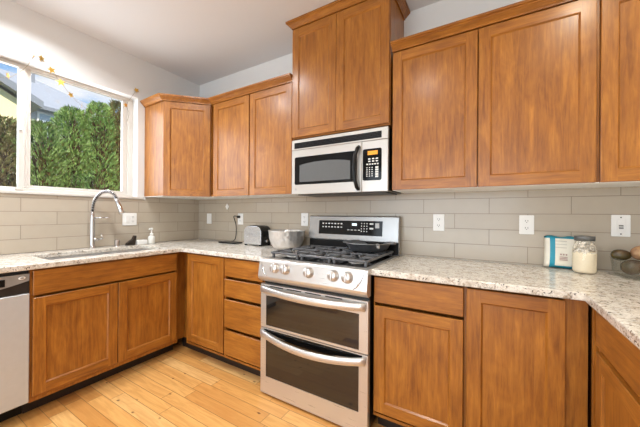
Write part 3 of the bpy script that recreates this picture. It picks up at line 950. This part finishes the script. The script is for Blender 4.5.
for r_ in range(2):
    for i in range(7):
        mark(1.725 + i * .028, 1.135 - r_ * .028, .014, .007 if (i + r_) % 2 else .010)
for i in range(4):
    mark(1.955 + i * .03, 1.088, .018, .006)
for r_ in range(4):
    for i in range(3):
        mark(2.065 + i * .022, 1.140 - r_ * .020, .007, .008)
for r_ in range(2):
    mark(2.145, 1.138 - r_ * .035, .03, .012)
pn = obj('display_panel', mb, bgd)
mb = MB(); mb.box((1.985, gs(1.13) - .0027, 1.122), (2.025, gs(1.13) - .0016, 1.140), emit('clock_display', (.75, .85, .9, 1), .7)); obj('clock', mb, pn)
mb = MB(); mb.box((2.175, gs(1.12) - .0027, 1.075), (2.205, gs(1.12) - .0016, 1.145), plain('panel_sticker', S(190, 190, 188), .4)); obj('sticker', mb, pn)
# burners and grates
for bx, by, br_ in ((1.735, -.49, .05), (1.735, -.23, .04), (1.97, -.36, .055), (2.205, -.49, .045), (2.205, -.23, .05)):
    mb = MB(); mb.lathe([(br_, 0), (br_, .008), (br_ * .8, .010), (br_ * .8, .016), (br_ * .6, .018)], IRON, c=(bx, by, .9165), seg=26)
    mb.lathe([(br_ * 1.25, .0), (br_ * 1.2, .003), (br_ * 1.02, .004)], STEEL, c=(bx, by, .9163), seg=26); obj('burner', mb, t)
def grate(x0, x1, y0, y1):
    mb = MB(); zt_, w = .952, .0065
    def bar(a, b3, z0=.938):
        a, b3 = Vector((*a, 0)), Vector((*b3, 0)); d = (b3 - a); L_ = d.length; d.normalize()
        M = Matrix.Translation((a.x, a.y, 0)) @ Matrix.Rotation(math.atan2(d.y, d.x), 4, 'Z')
        mb.box((0, -w, z0), (L_, w, zt_), IRON, .003, M=M)
    bar((x0, y0), (x1, y0)); bar((x0, y1), (x1, y1)); bar((x0, y0), (x0, y1)); bar((x1, y0), (x1, y1))
    xm, ym = (x0 + x1) / 2, (y0 + y1) / 2
    bar((x0, ym), (x1, ym))
    for yc in ((y0 + ym) / 2, (y1 + ym) / 2):
        for a in (0, 90, 180, 270):
            c_, s_ = math.cos(math.radians(a)), math.sin(math.radians(a))
            bar((xm + c_ * .03, yc + s_ * .03), (xm + c_ * (x1 - x0) / 2, yc + s_ * (y1 - y0) / 4))
        for a in (45, 135, 225, 315):
            c_, s_ = math.cos(math.radians(a)), math.sin(math.radians(a))
            bar((xm + c_ * .045, yc + s_ * .045), (xm + c_ * .105, yc + s_ * .105))
    for px_ in (x0 + .012, x1 - .012):
        for py_ in (y0 + .012, y1 - .012):
            mb.box((px_ - .007, py_ - .007, .9162), (px_ + .007, py_ + .007, .94), IRON)
    obj('grate', mb, t)
grate(1.622, 1.846, -.615, -.115); grate(1.858, 2.082, -.615, -.115); grate(2.094, 2.318, -.615, -.115)

# skillet on the right rear burner
pc = (2.165, -.205, .9555)
t = thing('skillet', pc, 'large dark skillet on the right rear burner of the range', 'pan')
mb = MB(); mb.lathe([(.0, 0), (.115, 0), (.135, .012), (.158, .05), (.176, .056), (.176, .060), (.156, .0585), (.132, .018), (.11, .006), (.0, .005)], IRON, c=pc, seg=44, cap=False)
mb.tube([(pc[0] + .176 * math.cos(a * math.pi / 30), pc[1] + .176 * math.sin(a * math.pi / 30), pc[2] + .058) for a in range(60)], .003, plain('worn_steel_rim', S(150, 150, 150), .3, .8), seg=6, closed=True)
obj('pan_body', mb, t)
mb = MB(); mb.tube([Vector(pc) + Vector(p) for p in ((.10, -.115, .05), (.12, -.14, .056), (.14, -.19, .058), (.155, -.23, .052), (.157, -.237, .05))], [.010, .010, .012, .012, .007], plain('pan_handle', S(150, 148, 146), .3, .6), seg=10); obj('handle', mb, t)
mb = MB(); mb.tube([Vector(pc) + Vector(p) for p in ((.160, .02, .056), (.19, .015, .058), (.198, .0, .058), (.19, -.03, .058), (.165, -.035, .056))], .006, IRON, seg=8); obj('helper_handle', mb, t)

# ------------------------------------------------------------------ microwave
MSTEEL = steel('microwave_steel', 'x', (.55, .515, .475), .32)
t = thing('over_range_microwave', (1.97, -.18, 1.36), 'stainless microwave mounted under the tall cabinet above the range', 'microwave')
MX0, MX1, MF, MZ0, MZ1 = 1.592, 2.351, -.3475, 1.360, 1.7765
mb = MB(); mb.box((MX0 + .003, MF + .028, MZ0 + .004), (MX1 - .003, -.012, MZ1), BLACK, .002); obj('body', mb, t)
mb = MB(); mb.box((MX0 + .03, -.30, MZ0 - .004), (MX1 - .03, -.03, MZ0 + .0035), plain('microwave_underside', S(60, 58, 56), .4)); obj('bottom_vent', mb, t)
DXR = 2.172
mb = MB()
mb.box((MX0, MF, 1.698), (MX1, MF + .0275, MZ1 - .001), MSTEEL, .002); vp = obj('vent_fascia', mb, t)
mb = MB(); mb.box((1.618, MF - .0012, 1.708), (2.308, MF - .0003, 1.752), BLACK)
for i in range(4):
    mb.box((1.622, MF - .004, 1.712 + i * .010), (2.304, MF - .0012, 1.716 + i * .010), BLACK)
obj('vent_grille', mb, vp)
def rrect(x0, x1, z0, z1, r, n=6, top=0.0, m=1):
    pts = []
    for cx_, cz_, a0 in ((x1 - r, z0 + r, -90), (x1 - r, z1 - r, 0), (x0 + r, z1 - r, 90), (x0 + r, z0 + r, 180)):
        for i in range(n + 1):
            a = math.radians(a0 + 90 * i / n)
            pts.append((cx_ + r * math.cos(a), cz_ + r * math.sin(a)))
    return pts
mb = MB(); mb.box((MX0, MF, MZ0), (DXR - .001, MF + .0275, 1.6965), MSTEEL, .003); dr = obj('door', mb, t)
mb = MB(); mb.prism(rrect(1.622, 2.137, 1.432, 1.642, .014), MF - .0015, MF - .0002, GLOSSBLACK, axis='y'); wn_ = obj('door_window', mb, dr)
top = [(1.668 + .42 * i / 16, 1.578 + .020 * (1 - (2 * i / 16 - 1) ** 2) ** .8) for i in range(17)]
mb = MB(); mb.prism([(2.088, 1.452), (1.668, 1.452)] + top, MF - .0024, MF - .0016, plain('grey_mesh_screen', S(88, 88, 87), .4, .1, var=.12, vs=300), axis='y'); obj('mesh_screen', mb, wn_)
mb = MB(); hx = 2.140
mb.tube([(hx + .012, MF - .004, 1.664), (hx + .008, MF - .022, 1.650), (hx - .004, MF - .034, 1.60), (hx - .008, MF - .037, 1.52), (hx - .004, MF - .034, 1.44), (hx + .006, MF - .022, 1.392), (hx + .010, MF - .004, 1.378)], [.012, .013, .0125, .0125, .0125, .013, .012], BLACK, seg=12); obj('door_handle', mb, dr)
mb = MB(); mb.lathe([(.008, 0), (.008, .0012)], plain('badge_silver', S(185, 185, 185), .3, .5), seg=20, M=Matrix.Translation((1.632, MF - .0002, 1.398)) @ Matrix.Rotation(math.pi / 2, 4, 'X')); obj('badge', mb, dr)
mb = MB(); mb.box((DXR + .001, MF, MZ0), (MX1, MF + .0275, 1.6965), MSTEEL, .003); cpn = obj('control_panel', mb, t)
mb = MB(); mb.prism(rrect(2.180, 2.309, 1.434, 1.643, .012), MF - .0015, MF - .0002, GLOSSBLACK, axis='y'); kp = obj('keypad', mb, cpn)
mb = MB(); mb.box((2.214, MF - .0026, 1.602), (2.282, MF - .0016, 1.628), emit('amber_display', S(214, 140, 30), .55)); obj('amber_clock', mb, kp)
mb = MB()
for r_ in range(2):
    for i in range(3):
        mb.box((2.218 + i * .026, MF - .0026, 1.572 - r_ * .016), (2.234 + i * .026, MF - .0016, 1.580 - r_ * .016), PRN)
for i in range(5):
    mb.box((2.206 + i * .018, MF - .0026, 1.537), (2.218 + i * .018, MF - .0016, 1.545), PRN)
for r_ in range(5):
    for i in range(3):
        mb.box((2.206 + i * .018, MF - .0026, 1.516 - r_ * .014), (2.2135 + i * .018, MF - .0016, 1.522 - r_ * .014), PRN)
    mb.box((2.268, MF - .0026, 1.513 - r_ * .015), (2.288, MF - .0016, 1.524 - r_ * .015), PRN)
obj('button_print', mb, kp)

# ------------------------------------------------------------------ outlets and switches
SLOT = plain('outlet_slot', S(70, 68, 66), .5)
def plate_box(mb, w, h):
    mb.prism(rrect(-w / 2, w / 2, -h / 2, h / 2, .004, 3), -.006, 0, WHITE, axis='y', bevel=.001)
def outlet(M, loc, label, style='duplex', w=.073, h=.115, group=None):
    t = thing('wall_outlet' if style == 'duplex' else 'wall_switch', loc, label, 'outlet' if style == 'duplex' else 'switch', group)
    def o(name, mb, par=t):
        mb.bm.transform(Matrix.Translation(loc) @ M)
        return obj(name, mb, par)
    mb = MB(); plate_box(mb, w, h); o('cover_plate', mb)
    def sock(zc_, xc=0):
        mb = MB(); mb.prism(rrect(xc - .016, xc + .016, zc_ - .014, zc_ + .014, .009, 4), -.009, -.0062, WHITE, axis='y'); s_ = o('socket', mb)
        mb = MB()
        for dx_ in (-.006, .006):
            mb.box((xc + dx_ - .0012, -.0096, zc_ - .002), (xc + dx_ + .0012, -.0091, zc_ + .007), SLOT)
        mb.box((xc - .002, -.0096, zc_ - .009), (xc + .002, -.0091, zc_ - .005), SLOT); o('slots', mb, s_)
    if style == 'duplex':
        sock(.021); sock(-.021)
    elif style == 'rocker':
        mb = MB(); mb.box((-.016, -.010, -.033), (.016, -.0062, .033), WHITE, .002); o('rocker', mb)
    elif style == 'double':
        mb = MB(); mb.box((-.040, -.010, -.033), (-.008, -.0062, .033), WHITE, .002); o('rocker', mb)
        sock(.021, .025); sock(-.021, .025)
    elif style == 'gfci':
        mb = MB(); mb.box((-.016, -.009, -.033), (.016, -.0062, .033), WHITE, .001); f_ = o('socket', mb)
        for zc_ in (.0, -.012):
            mb = MB(); mb.box((-.009, -.0105, zc_ - .004), (.009, -.0092, zc_ + .004), plain('button_grey', S(120, 118, 116), .5), .001); o('test_button', mb, f_)
        for zc_ in (.044, -.044):
            mb = MB(); mb.box((-.003, -.0072, zc_ - .003), (.003, -.0062, zc_ + .003), SLOT); o('screw', mb)
IB = Matrix.Identity(4)
IL = Matrix.Rotation(math.pi / 2, 4, 'Z')
yb = -.0085
outlet(IB, (.200, yb, 1.150), 'white rocker switch on the tile beside the left corner', 'rocker')
outlet(IB, (.692, yb, 1.153), 'white outlet with a black plug in it above the black pad')
outlet(IB, (1.492, yb, 1.161), 'white outlet on the tile just left of the range')
outlet(IB, (2.607, yb, 1.158), 'white outlet on the tile first to the right of the range')
outlet(IB, (3.100, yb, 1.155), 'white outlet on the tile above the bag')
outlet(IB, (3.505, yb, 1.160), 'white outlet with two grey test buttons above the fruit bowl', 'gfci')
outlet(IL, (.0085, -.745, 1.150), 'white double plate of switch and outlet beside the faucet', 'double', w=.12)
mb = MB(); mb.prism([(.49, 1.248), (.516, 1.282), (.49, 1.316), (.464, 1.282)], yb - .006, yb, WHITE, axis='y', bevel=.001)
tag(obj('adhesive_hook', mb, at=(.49, yb, 1.282)), 'small white diamond-shaped hook stuck on the tile left of the plug', 'hook')

# ------------------------------------------------------------------ things on the worktops
zt = ZC + .0005
t = thing('charging_pad', (.63, -.13, zt), 'thin black pad on the left worktop with a cable to the outlet', 'pad')
mb = MB(); mb.prism(rrect(.545, .79, -.18, -.07, .02, 4), zt, zt + .012, BLACK, bevel=.002); obj('pad', mb, t)
mb = MB()
pts = [(.64, -.09, zt + .008), (.645, -.05, .935), (.648, -.034, .97), (.648, -.028, 1.05), (.640, -.03, 1.11), (.632, -.04, 1.15), (.640, -.055, 1.18), (.665, -.05, 1.183), (.683, -.04, 1.178)]
def smooth(P, n=6):
    P = [Vector(p) for p in P]; out = []
    for i in range(len(P) - 1):
        a, b3, c_, d = P[max(i - 1, 0)], P[i], P[i + 1], P[min(i + 2, len(P) - 1)]
        for k_ in range(n):
            u = k_ / n
            out.append(.5 * ((2 * b3) + (c_ - a) * u + (2 * a - 5 * b3 + 4 * c_ - d) * u * u + (3 * b3 - a - 3 * c_ + d) * u ** 3))
    return out + [P[-1]]
mb.tube(smooth(pts), .0042, BLACK, seg=8); cd = obj('cable', mb, t)
mb = MB(); mb.box((.670, -.045, 1.163), (.696, -.0185, 1.188), BLACK, .004, 2); obj('plug', mb, cd)

t = thing('toaster', (.99, -.10, zt), 'small chrome toaster with black end between the black pad and the bowl', 'toaster')
tx0, tx1, ty0, ty1, h_ = .915, 1.135, -.185, -.045, .18
pr = [(tx0 + .01, zt + .012), (tx1 - .01, zt + .012), (tx1 - .004, zt + .03)] + [(tx1 - .004 - .055 * (1 - math.cos(a * math.pi / 16)), zt + h_ - .06 + .06 * math.sin(a * math.pi / 16)) for a in range(9)] + [(tx0 + .004 + .055 * (1 - math.cos(a * math.pi / 16)), zt + h_ - .06 + .06 * math.sin(a * math.pi / 16)) for a in range(8, -1, -1)] + [(tx0 + .004, zt + .03)]
pr = [p for i, p in enumerate(pr) if i == 0 or (Vector(p) - Vector(pr[i - 1])).length > 1e-4]
for ya, yb2 in ((ty0, ty0 + .012), (ty1 - .012, ty1)):
    mb = MB(); mb.prism(pr, ya, yb2, plain('toaster_chrome', S(205, 206, 208), .24, .8), axis='y', bevel=.002); obj('chrome_side', mb, t)
cx_ = (tx0 + tx1) / 2
pr2 = [(cx_ + (p[0] - cx_) * 1.02 + .006, p[1] + (.003 if p[1] > zt + .05 else 0)) for p in pr]
mb = MB(); mb.prism(pr2, ty0 + .0125, ty1 - .0125, BLACK, axis='y'); bd = obj('body', mb, t)
mb = MB()
for yy in (-.145, -.10):
    mb.box((tx0 + .05, yy - .011, zt + h_ + .0032), (tx1 - .04, yy + .011, zt + h_ + .006), plain('toaster_slot', S(50, 48, 46), .4, .5))
obj('slot', mb, bd)
mb = MB(); mb.box((tx1 + .005, -.135, zt + .085), (tx1 + .028, -.105, zt + .100), BLACK, .003, 2); obj('lever', mb, t)
mb = MB(); mb.lathe([(.014, 0), (.014, .012), (.010, .014)], CHROME, seg=18, M=Matrix.Translation((tx1 + .003, -.12, zt + .045)) @ Matrix.Rotation(math.pi / 2, 4, 'Y')); obj('dial', mb, t)
for xx in (tx0 + .02, tx1 - .02):
    for yy in (ty0 + .012, ty1 - .012):
        mb = MB(); mb.box((xx - .012, yy - .008, zt), (xx + .012, yy + .008, zt + .014), BLACK, .002); obj('foot', mb, t)
mb = MB(); mb.box((1.0, ty0 - .001, zt + .105), (1.04, ty0 - .0002, zt + .110), plain('toaster_mark', S(130, 130, 132), .4)); obj('brand_mark', mb, t)

rip = lambda a, z: 1 + .018 * math.sin(a * 14) * min(1, z / .05)
SILV = NT('hammered_silver')
vo = SILV.n('ShaderNodeTexVoronoi'); vo.inputs['Scale'].default_value = 38
SILV.l(SILV.coord((1, 1, 1)), vo.inputs['Vector'])
SILV.base((.74, .71, .68, 1)); SILV.set(Metallic=.75, Roughness=.3); SILV.bump(vo.outputs['Distance'], .5, .01)
mb = MB(); mb.lathe([(.0, 0), (.085, 0), (.105, .008), (.13, .04), (.146, .09), (.152, .15), (.156, .156), (.152, .159), (.147, .15), (.141, .09), (.125, .042), (.10, .013), (.0, .008)], SILV.m, c=(1.424, -.185, zt), seg=84, ripple=rip, cap=False)
tag(obj('silver_bowl', mb, at=(1.424, -.185, zt)), 'fluted shiny silver bowl between toaster and range', 'bowl')

# paper bag lying on edge against the wall
t = thing('flour_bag', (3.27, -.04, zt), 'white bag with teal edge stripes leaning behind the jar', 'bag')
BAG = plain('white_bag_paper', S(236, 230, 214), .55, var=.03); TEAL = plain('teal_print', S(28, 146, 172), .45, var=.05)
Mg = Matrix.Translation((3.272, -.045, zt)) @ Matrix.Rotation(math.radians(-6), 4, 'X') @ Matrix.Rotation(math.radians(1.5), 4, 'Y')
tb = bmesh.new(); nx, nz = 16, 14
W_, H_, T_ = .19, .178, .05
def bagpt(i, k_, s_):
    u, w2 = i / nx * 2 - 1, k_ / nz * 2 - 1
    th = T_ / 2 * (max(0, 1 - abs(u) ** 5) ** .5) * (max(0, 1 - abs(w2) ** 6) ** .5) * (1 + .06 * math.sin(u * 5 + w2 * 4))
    return Vector((u * W_ / 2 * (1 - .03 * (1 - w2 * w2)), s_ * th, (w2 + 1) / 2 * H_ + .004 * math.sin(u * 7)* (w2 > .9)))
gv = {}
for s_ in (-1, 1):
    for i in range(nx + 1):
        for k_ in range(nz + 1):
            edge = i in (0, nx) or k_ in (0, nz)
            key = (i, k_, 0 if edge else s_)
            if key not in gv:
                p = bagpt(i, k_, 0 if edge else s_)
                gv[key] = tb.verts.new(p)
    for i in range(nx):
        for k_ in range(nz):
            ks = []
            for (ii, kk) in ((i, k_), (i + 1, k_), (i + 1, k_ + 1), (i, k_ + 1)):
                e_ = ii in (0, nx) or kk in (0, nz)
                ks.append(gv[(ii, kk, 0 if e_ else s_)])
            f = tb.faces.new(ks)
            f.material_index = 1 if (i in (2, 3) or k_ == nz - 1 or (k_ == 0 and i > 2)) else 0
bmesh.ops.recalc_face_normals(tb, faces=list(tb.faces))
mn = min((Mg @ v.co).z for v in tb.verts)
Mg = Matrix.Translation((0, 0, zt - mn)) @ Mg
mb = MB(); mb.mats = [BAG, TEAL]; mb.merge(tb, None, True, Mg)
INK = plain('faded_pink_print', S(176, 140, 134), .6); INK2 = plain('pale_print', S(206, 200, 186), .6)
def bm_(x, z, w, h, mt):
    mb.box((x - w / 2, -.0285, z - h / 2), (x + w / 2, -.0262, z + h / 2), mt, M=Mg)
for i in range(3):
    bm_(-.022 + i * .012, .076, .006, .008, INK)
for i in range(3):
    bm_(-.010, .062 - i * .008, .034, .0035, INK)
for i in range(3):
    bm_(-.022, .15 - i * .018, .05, .004, INK2)
obj('bag_body', mb, t)

t = thing('flour_jar', (3.335, -.135, zt), 'clear glass jar of flour with grey lid in front of the bag', 'jar')
c = (3.335, -.135, zt)
FL_ = plain('flour', S(228, 214, 186), .9, var=.04)
mb = MB(); mb.lathe([(.0, .001), (.040, .001), (.047, .008), (.049, .02), (.049, .115), (.046, .135), (.040, .150), (.0385, .168)], GLASS, c=c, seg=36, cap=False); obj('glass_body', mb, t)
mb = MB(); mb.lathe([(.0, .003), (.040, .003), (.046, .010), (.0475, .02), (.0475, .098), (.0475, .108), (.03, .113), (.0, .110)], FL_, c=c, seg=36, cap=False)
obj('flour', mb, t)
DUST = NT('flour_dusting'); 
f = DUST.noise(DUST.coord((1, 1, 1)), 90, 4, .6)
DUST.base(S(226, 216, 200)); DUST.set(Roughness=.9); DUST.l(DUST.ramp(f, [(.46, (0, 0, 0, 1)), (.56, (.85, .85, .85, 1))]), DUST.p.inputs['Alpha'])
mb = MB(); mb.lathe([(.0482, .105), (.0482, .116), (.0452, .134), (.0392, .149), (.0375, .166)], DUST.m, c=c, seg=36, cap=False); obj('flour_film', mb, t)
mb = MB(); mb.lathe([(.0, .169), (.042, .169), (.042, .190), (.040, .193), (.0, .193)], plain('grey_lid', S(104, 104, 102), .4, .4), c=c, seg=36, cap=False); obj('lid', mb, t)

bc = (3.562, -.15, zt)
mb = MB(); mb.lathe([(.0, .0), (.10, .0), (.118, .006), (.122, .015), (.130, .088), (.132, .091), (.128, .091), (.119, .018), (.114, .010), (.0, .008)], BOWLGLASS, c=bc, seg=48, cap=False)
tag(obj('glass_bowl', mb, at=bc), 'clear glass bowl of dark fruit at the right end of the worktop', 'bowl')
AV = NT('avocado_skin')
f = AV.noise(AV.coord((1, 1, 1)), 26, 4, .6); g_ = AV.noise(AV.coord((1, 1, 1)), 8, 2)
AV.base(AV.mix(.5, AV.ramp(f, [(.35, S(30, 26, 10)), (.6, S(74, 68, 22)), (.75, S(140, 128, 50))]), AV.ramp(g_, [(.4, S(60, 50, 24)), (.65, S(120, 84, 60))]))); AV.set(Roughness=.25); AV.bump(f, .15, .004)
AR = NT('ripe_avocado_skin')
f = AR.noise(AR.coord((1, 1, 1)), 20, 4, .6)
AR.base(AR.ramp(f, [(.35, S(92, 70, 46)), (.55, S(140, 104, 78)), (.75, S(166, 132, 92))])); AR.set(Roughness=.25); AR.bump(f, .12, .004)
def avo(p, rot, l, r, mt, label):
    mb = MB(); prof = []
    for i in range(17):
        a = math.pi * i / 16; z = -math.cos(a)
        prof.append((max(.0003, r * math.sin(a) * (1 - .12 * z)), l * z))
    M = Matrix.Translation(p) @ Matrix.Rotation(rot[2], 4, 'Z') @ Matrix.Rotation(rot[0], 4, 'X') @ Matrix.Rotation(rot[1], 4, 'Y')
    t = thing('avocado', p, label, 'fruit', 'avocados in the glass bowl')
    mb.lathe(prof, mt, seg=24, M=M, cap=False); obj('fruit_body', mb, t)
    mb = MB(); mb.lathe([(.0035, l - .002), (.003, l + .004), (.0005, l + .0045)], plain('fruit_stem', S(70, 52, 34), .8), seg=8, M=M); obj('stem', mb, t)
avo((3.463, -.165, zt + .108), (0, 1.5, -.1), .037, .0275, AV.m, 'dark green avocado topmost at the left rim of the glass bowl')
avo((3.528, -.185, zt + .126), (0, 1.3, .5), .042, .034, AR.m, 'brownish avocado on top in the middle of the glass bowl')
avo((3.502, -.17, zt + .053), (.2, 1.2, .15), .043, .036, AV.m, 'olive green avocado at the bottom left inside the glass bowl')
avo((3.588, -.205, zt + .05), (.3, 1.4, .3), .043, .035, AV.m, 'olive avocado at the bottom front inside the glass bowl')
avo((3.615, -.118, zt + .055), (.3, 1.4, 1.8), .043, .036, AR.m, 'brownish avocado at the bottom right inside the glass bowl')
avo((3.64, -.19, zt + .125), (.3, 1.5, .9), .042, .034, AV.m, 'dark avocado on top at the right of the glass bowl')

# ------------------------------------------------------------------ star garland over the window
t = thing('star_garland', (.012, -1.39, 2.36), 'string of small gold stars draped across the window', 'garland')
GOLD = plain('gold_foil', S(214, 170, 78), .28, .75, var=.12); THREAD = plain('clear_thread', S(128, 108, 70), .5)
mb = MB()
pA = [(.012, -2.1, 2.20), (.014, -1.85, 2.09), (.014, -1.573, 2.135), (.014, -1.51, 2.17), (.012, -1.44, 2.27), (.010, -1.41, 2.350), (.006, -1.390, 2.374), (.010, -1.362, 2.366), (.014, -1.306, 2.301), (.016, -1.251, 2.227), (.016, -1.189, 2.152), (.016, -1.117, 2.091), (.016, -1.0, 2.045), (.016, -.90, 2.07), (.014, -.817, 2.168), (.012, -.788, 2.205), (.008, -.694, 2.379)]
mb.tube(smooth(pA, 5), .0011, THREAD, seg=5); obj('string', mb, t)
mb = MB(); mb.tube(smooth([(.012, -.788, 2.205), (.014, -.760, 2.14), (.014, -.775, 2.06)], 5), .0015, THREAD, seg=5); obj('string_end', mb, t)
def star(p, r, tw, tl):
    mb = MB(); out = []
    for i in range(10):
        a = math.pi / 2 + i * math.pi / 5; q_ = r if i % 2 == 0 else r * .45
        out.append((q_ * math.cos(a), q_ * math.sin(a)))
    M = Matrix.Translation(p) @ Matrix.Rotation(tw, 4, 'Z') @ Matrix.Rotation(tl, 4, 'X')
    mb.prism(out, -.001, .001, GOLD, axis='x', M=M); obj('star', mb, t)
for p, r, tw, tl in [((.018, -1.535, 2.161), .024, .9, 1.1), ((.013, -1.362, 2.366), .026, .5, .2), ((.017, -1.306, 2.301), .030, .1, .4), ((.019, -1.251, 2.227), .031, -.3, .1), ((.019, -1.189, 2.152), .025, .3, .6), ((.019, -1.117, 2.091), .022, 1.25, .8), ((.018, -.817, 2.168), .022, 1.2, .9), ((.016, -.788, 2.205), .024, .2, .3), ((.012, -.694, 2.379), .026, -.1, .5), ((.016, -1.80, 2.10), .026, .2, .2)]:
    star(p, r, tw, tl)
mb = MB(); mb.tube([(.0005, -1.405, 2.36), (.012, -1.405, 2.36), (.013, -1.405, 2.368)], .003, GOLD, seg=8); obj('hook', mb, t)

# ------------------------------------------------------------------ recessed ceiling lights (all above the frame)
LMAT = emit('lamp_diffuser', (1, .93, .84, 1), 6)
def downlight(x, y, energy, label, col):
    t = thing('recessed_ceiling_light', (x, y, H), label, 'ceiling light', 'recessed ceiling lights')
    mb = MB(); mb.lathe([(.085, -.001), (.085, -.006), (.07, -.008), (.07, -.001)], WHITE, c=(x, y, H), seg=32, cap=False); obj('trim_ring', mb, t)
    mb = MB(); mb.lathe([(.0005, -.003), (.068, -.003)], LMAT, c=(x, y, H), seg=32, cap=False); obj('diffuser', mb, t)
    l = light('lamp', 'AREA', (x, y, H - .012), energy, col, shape='DISK', size=.13, spread=math.radians(150))
    l.parent = t; l.location = (0, 0, -.012)
COOL, WARM = (.91, .965, 1), (1, .90, .70)
for x, y, lb, e, col in ((.55, -1.5, 'recessed ceiling light above the sink', 20, COOL), (1.05, -1.15, 'recessed ceiling light in front of the left wall cabinets', 12, COOL),
                 (2.3, -1.9, 'recessed ceiling light in the middle of the kitchen', 13, COOL), (3.45, -1.25, 'recessed ceiling light in front of the right wall cabinets', 13, WARM),
                 (1.2, -2.7, 'recessed ceiling light behind and left of the camera', 13, COOL), (2.9, -3.4, 'recessed ceiling light far behind the camera', 13, WARM)):
    downlight(x, y, e * .84, lb, col)
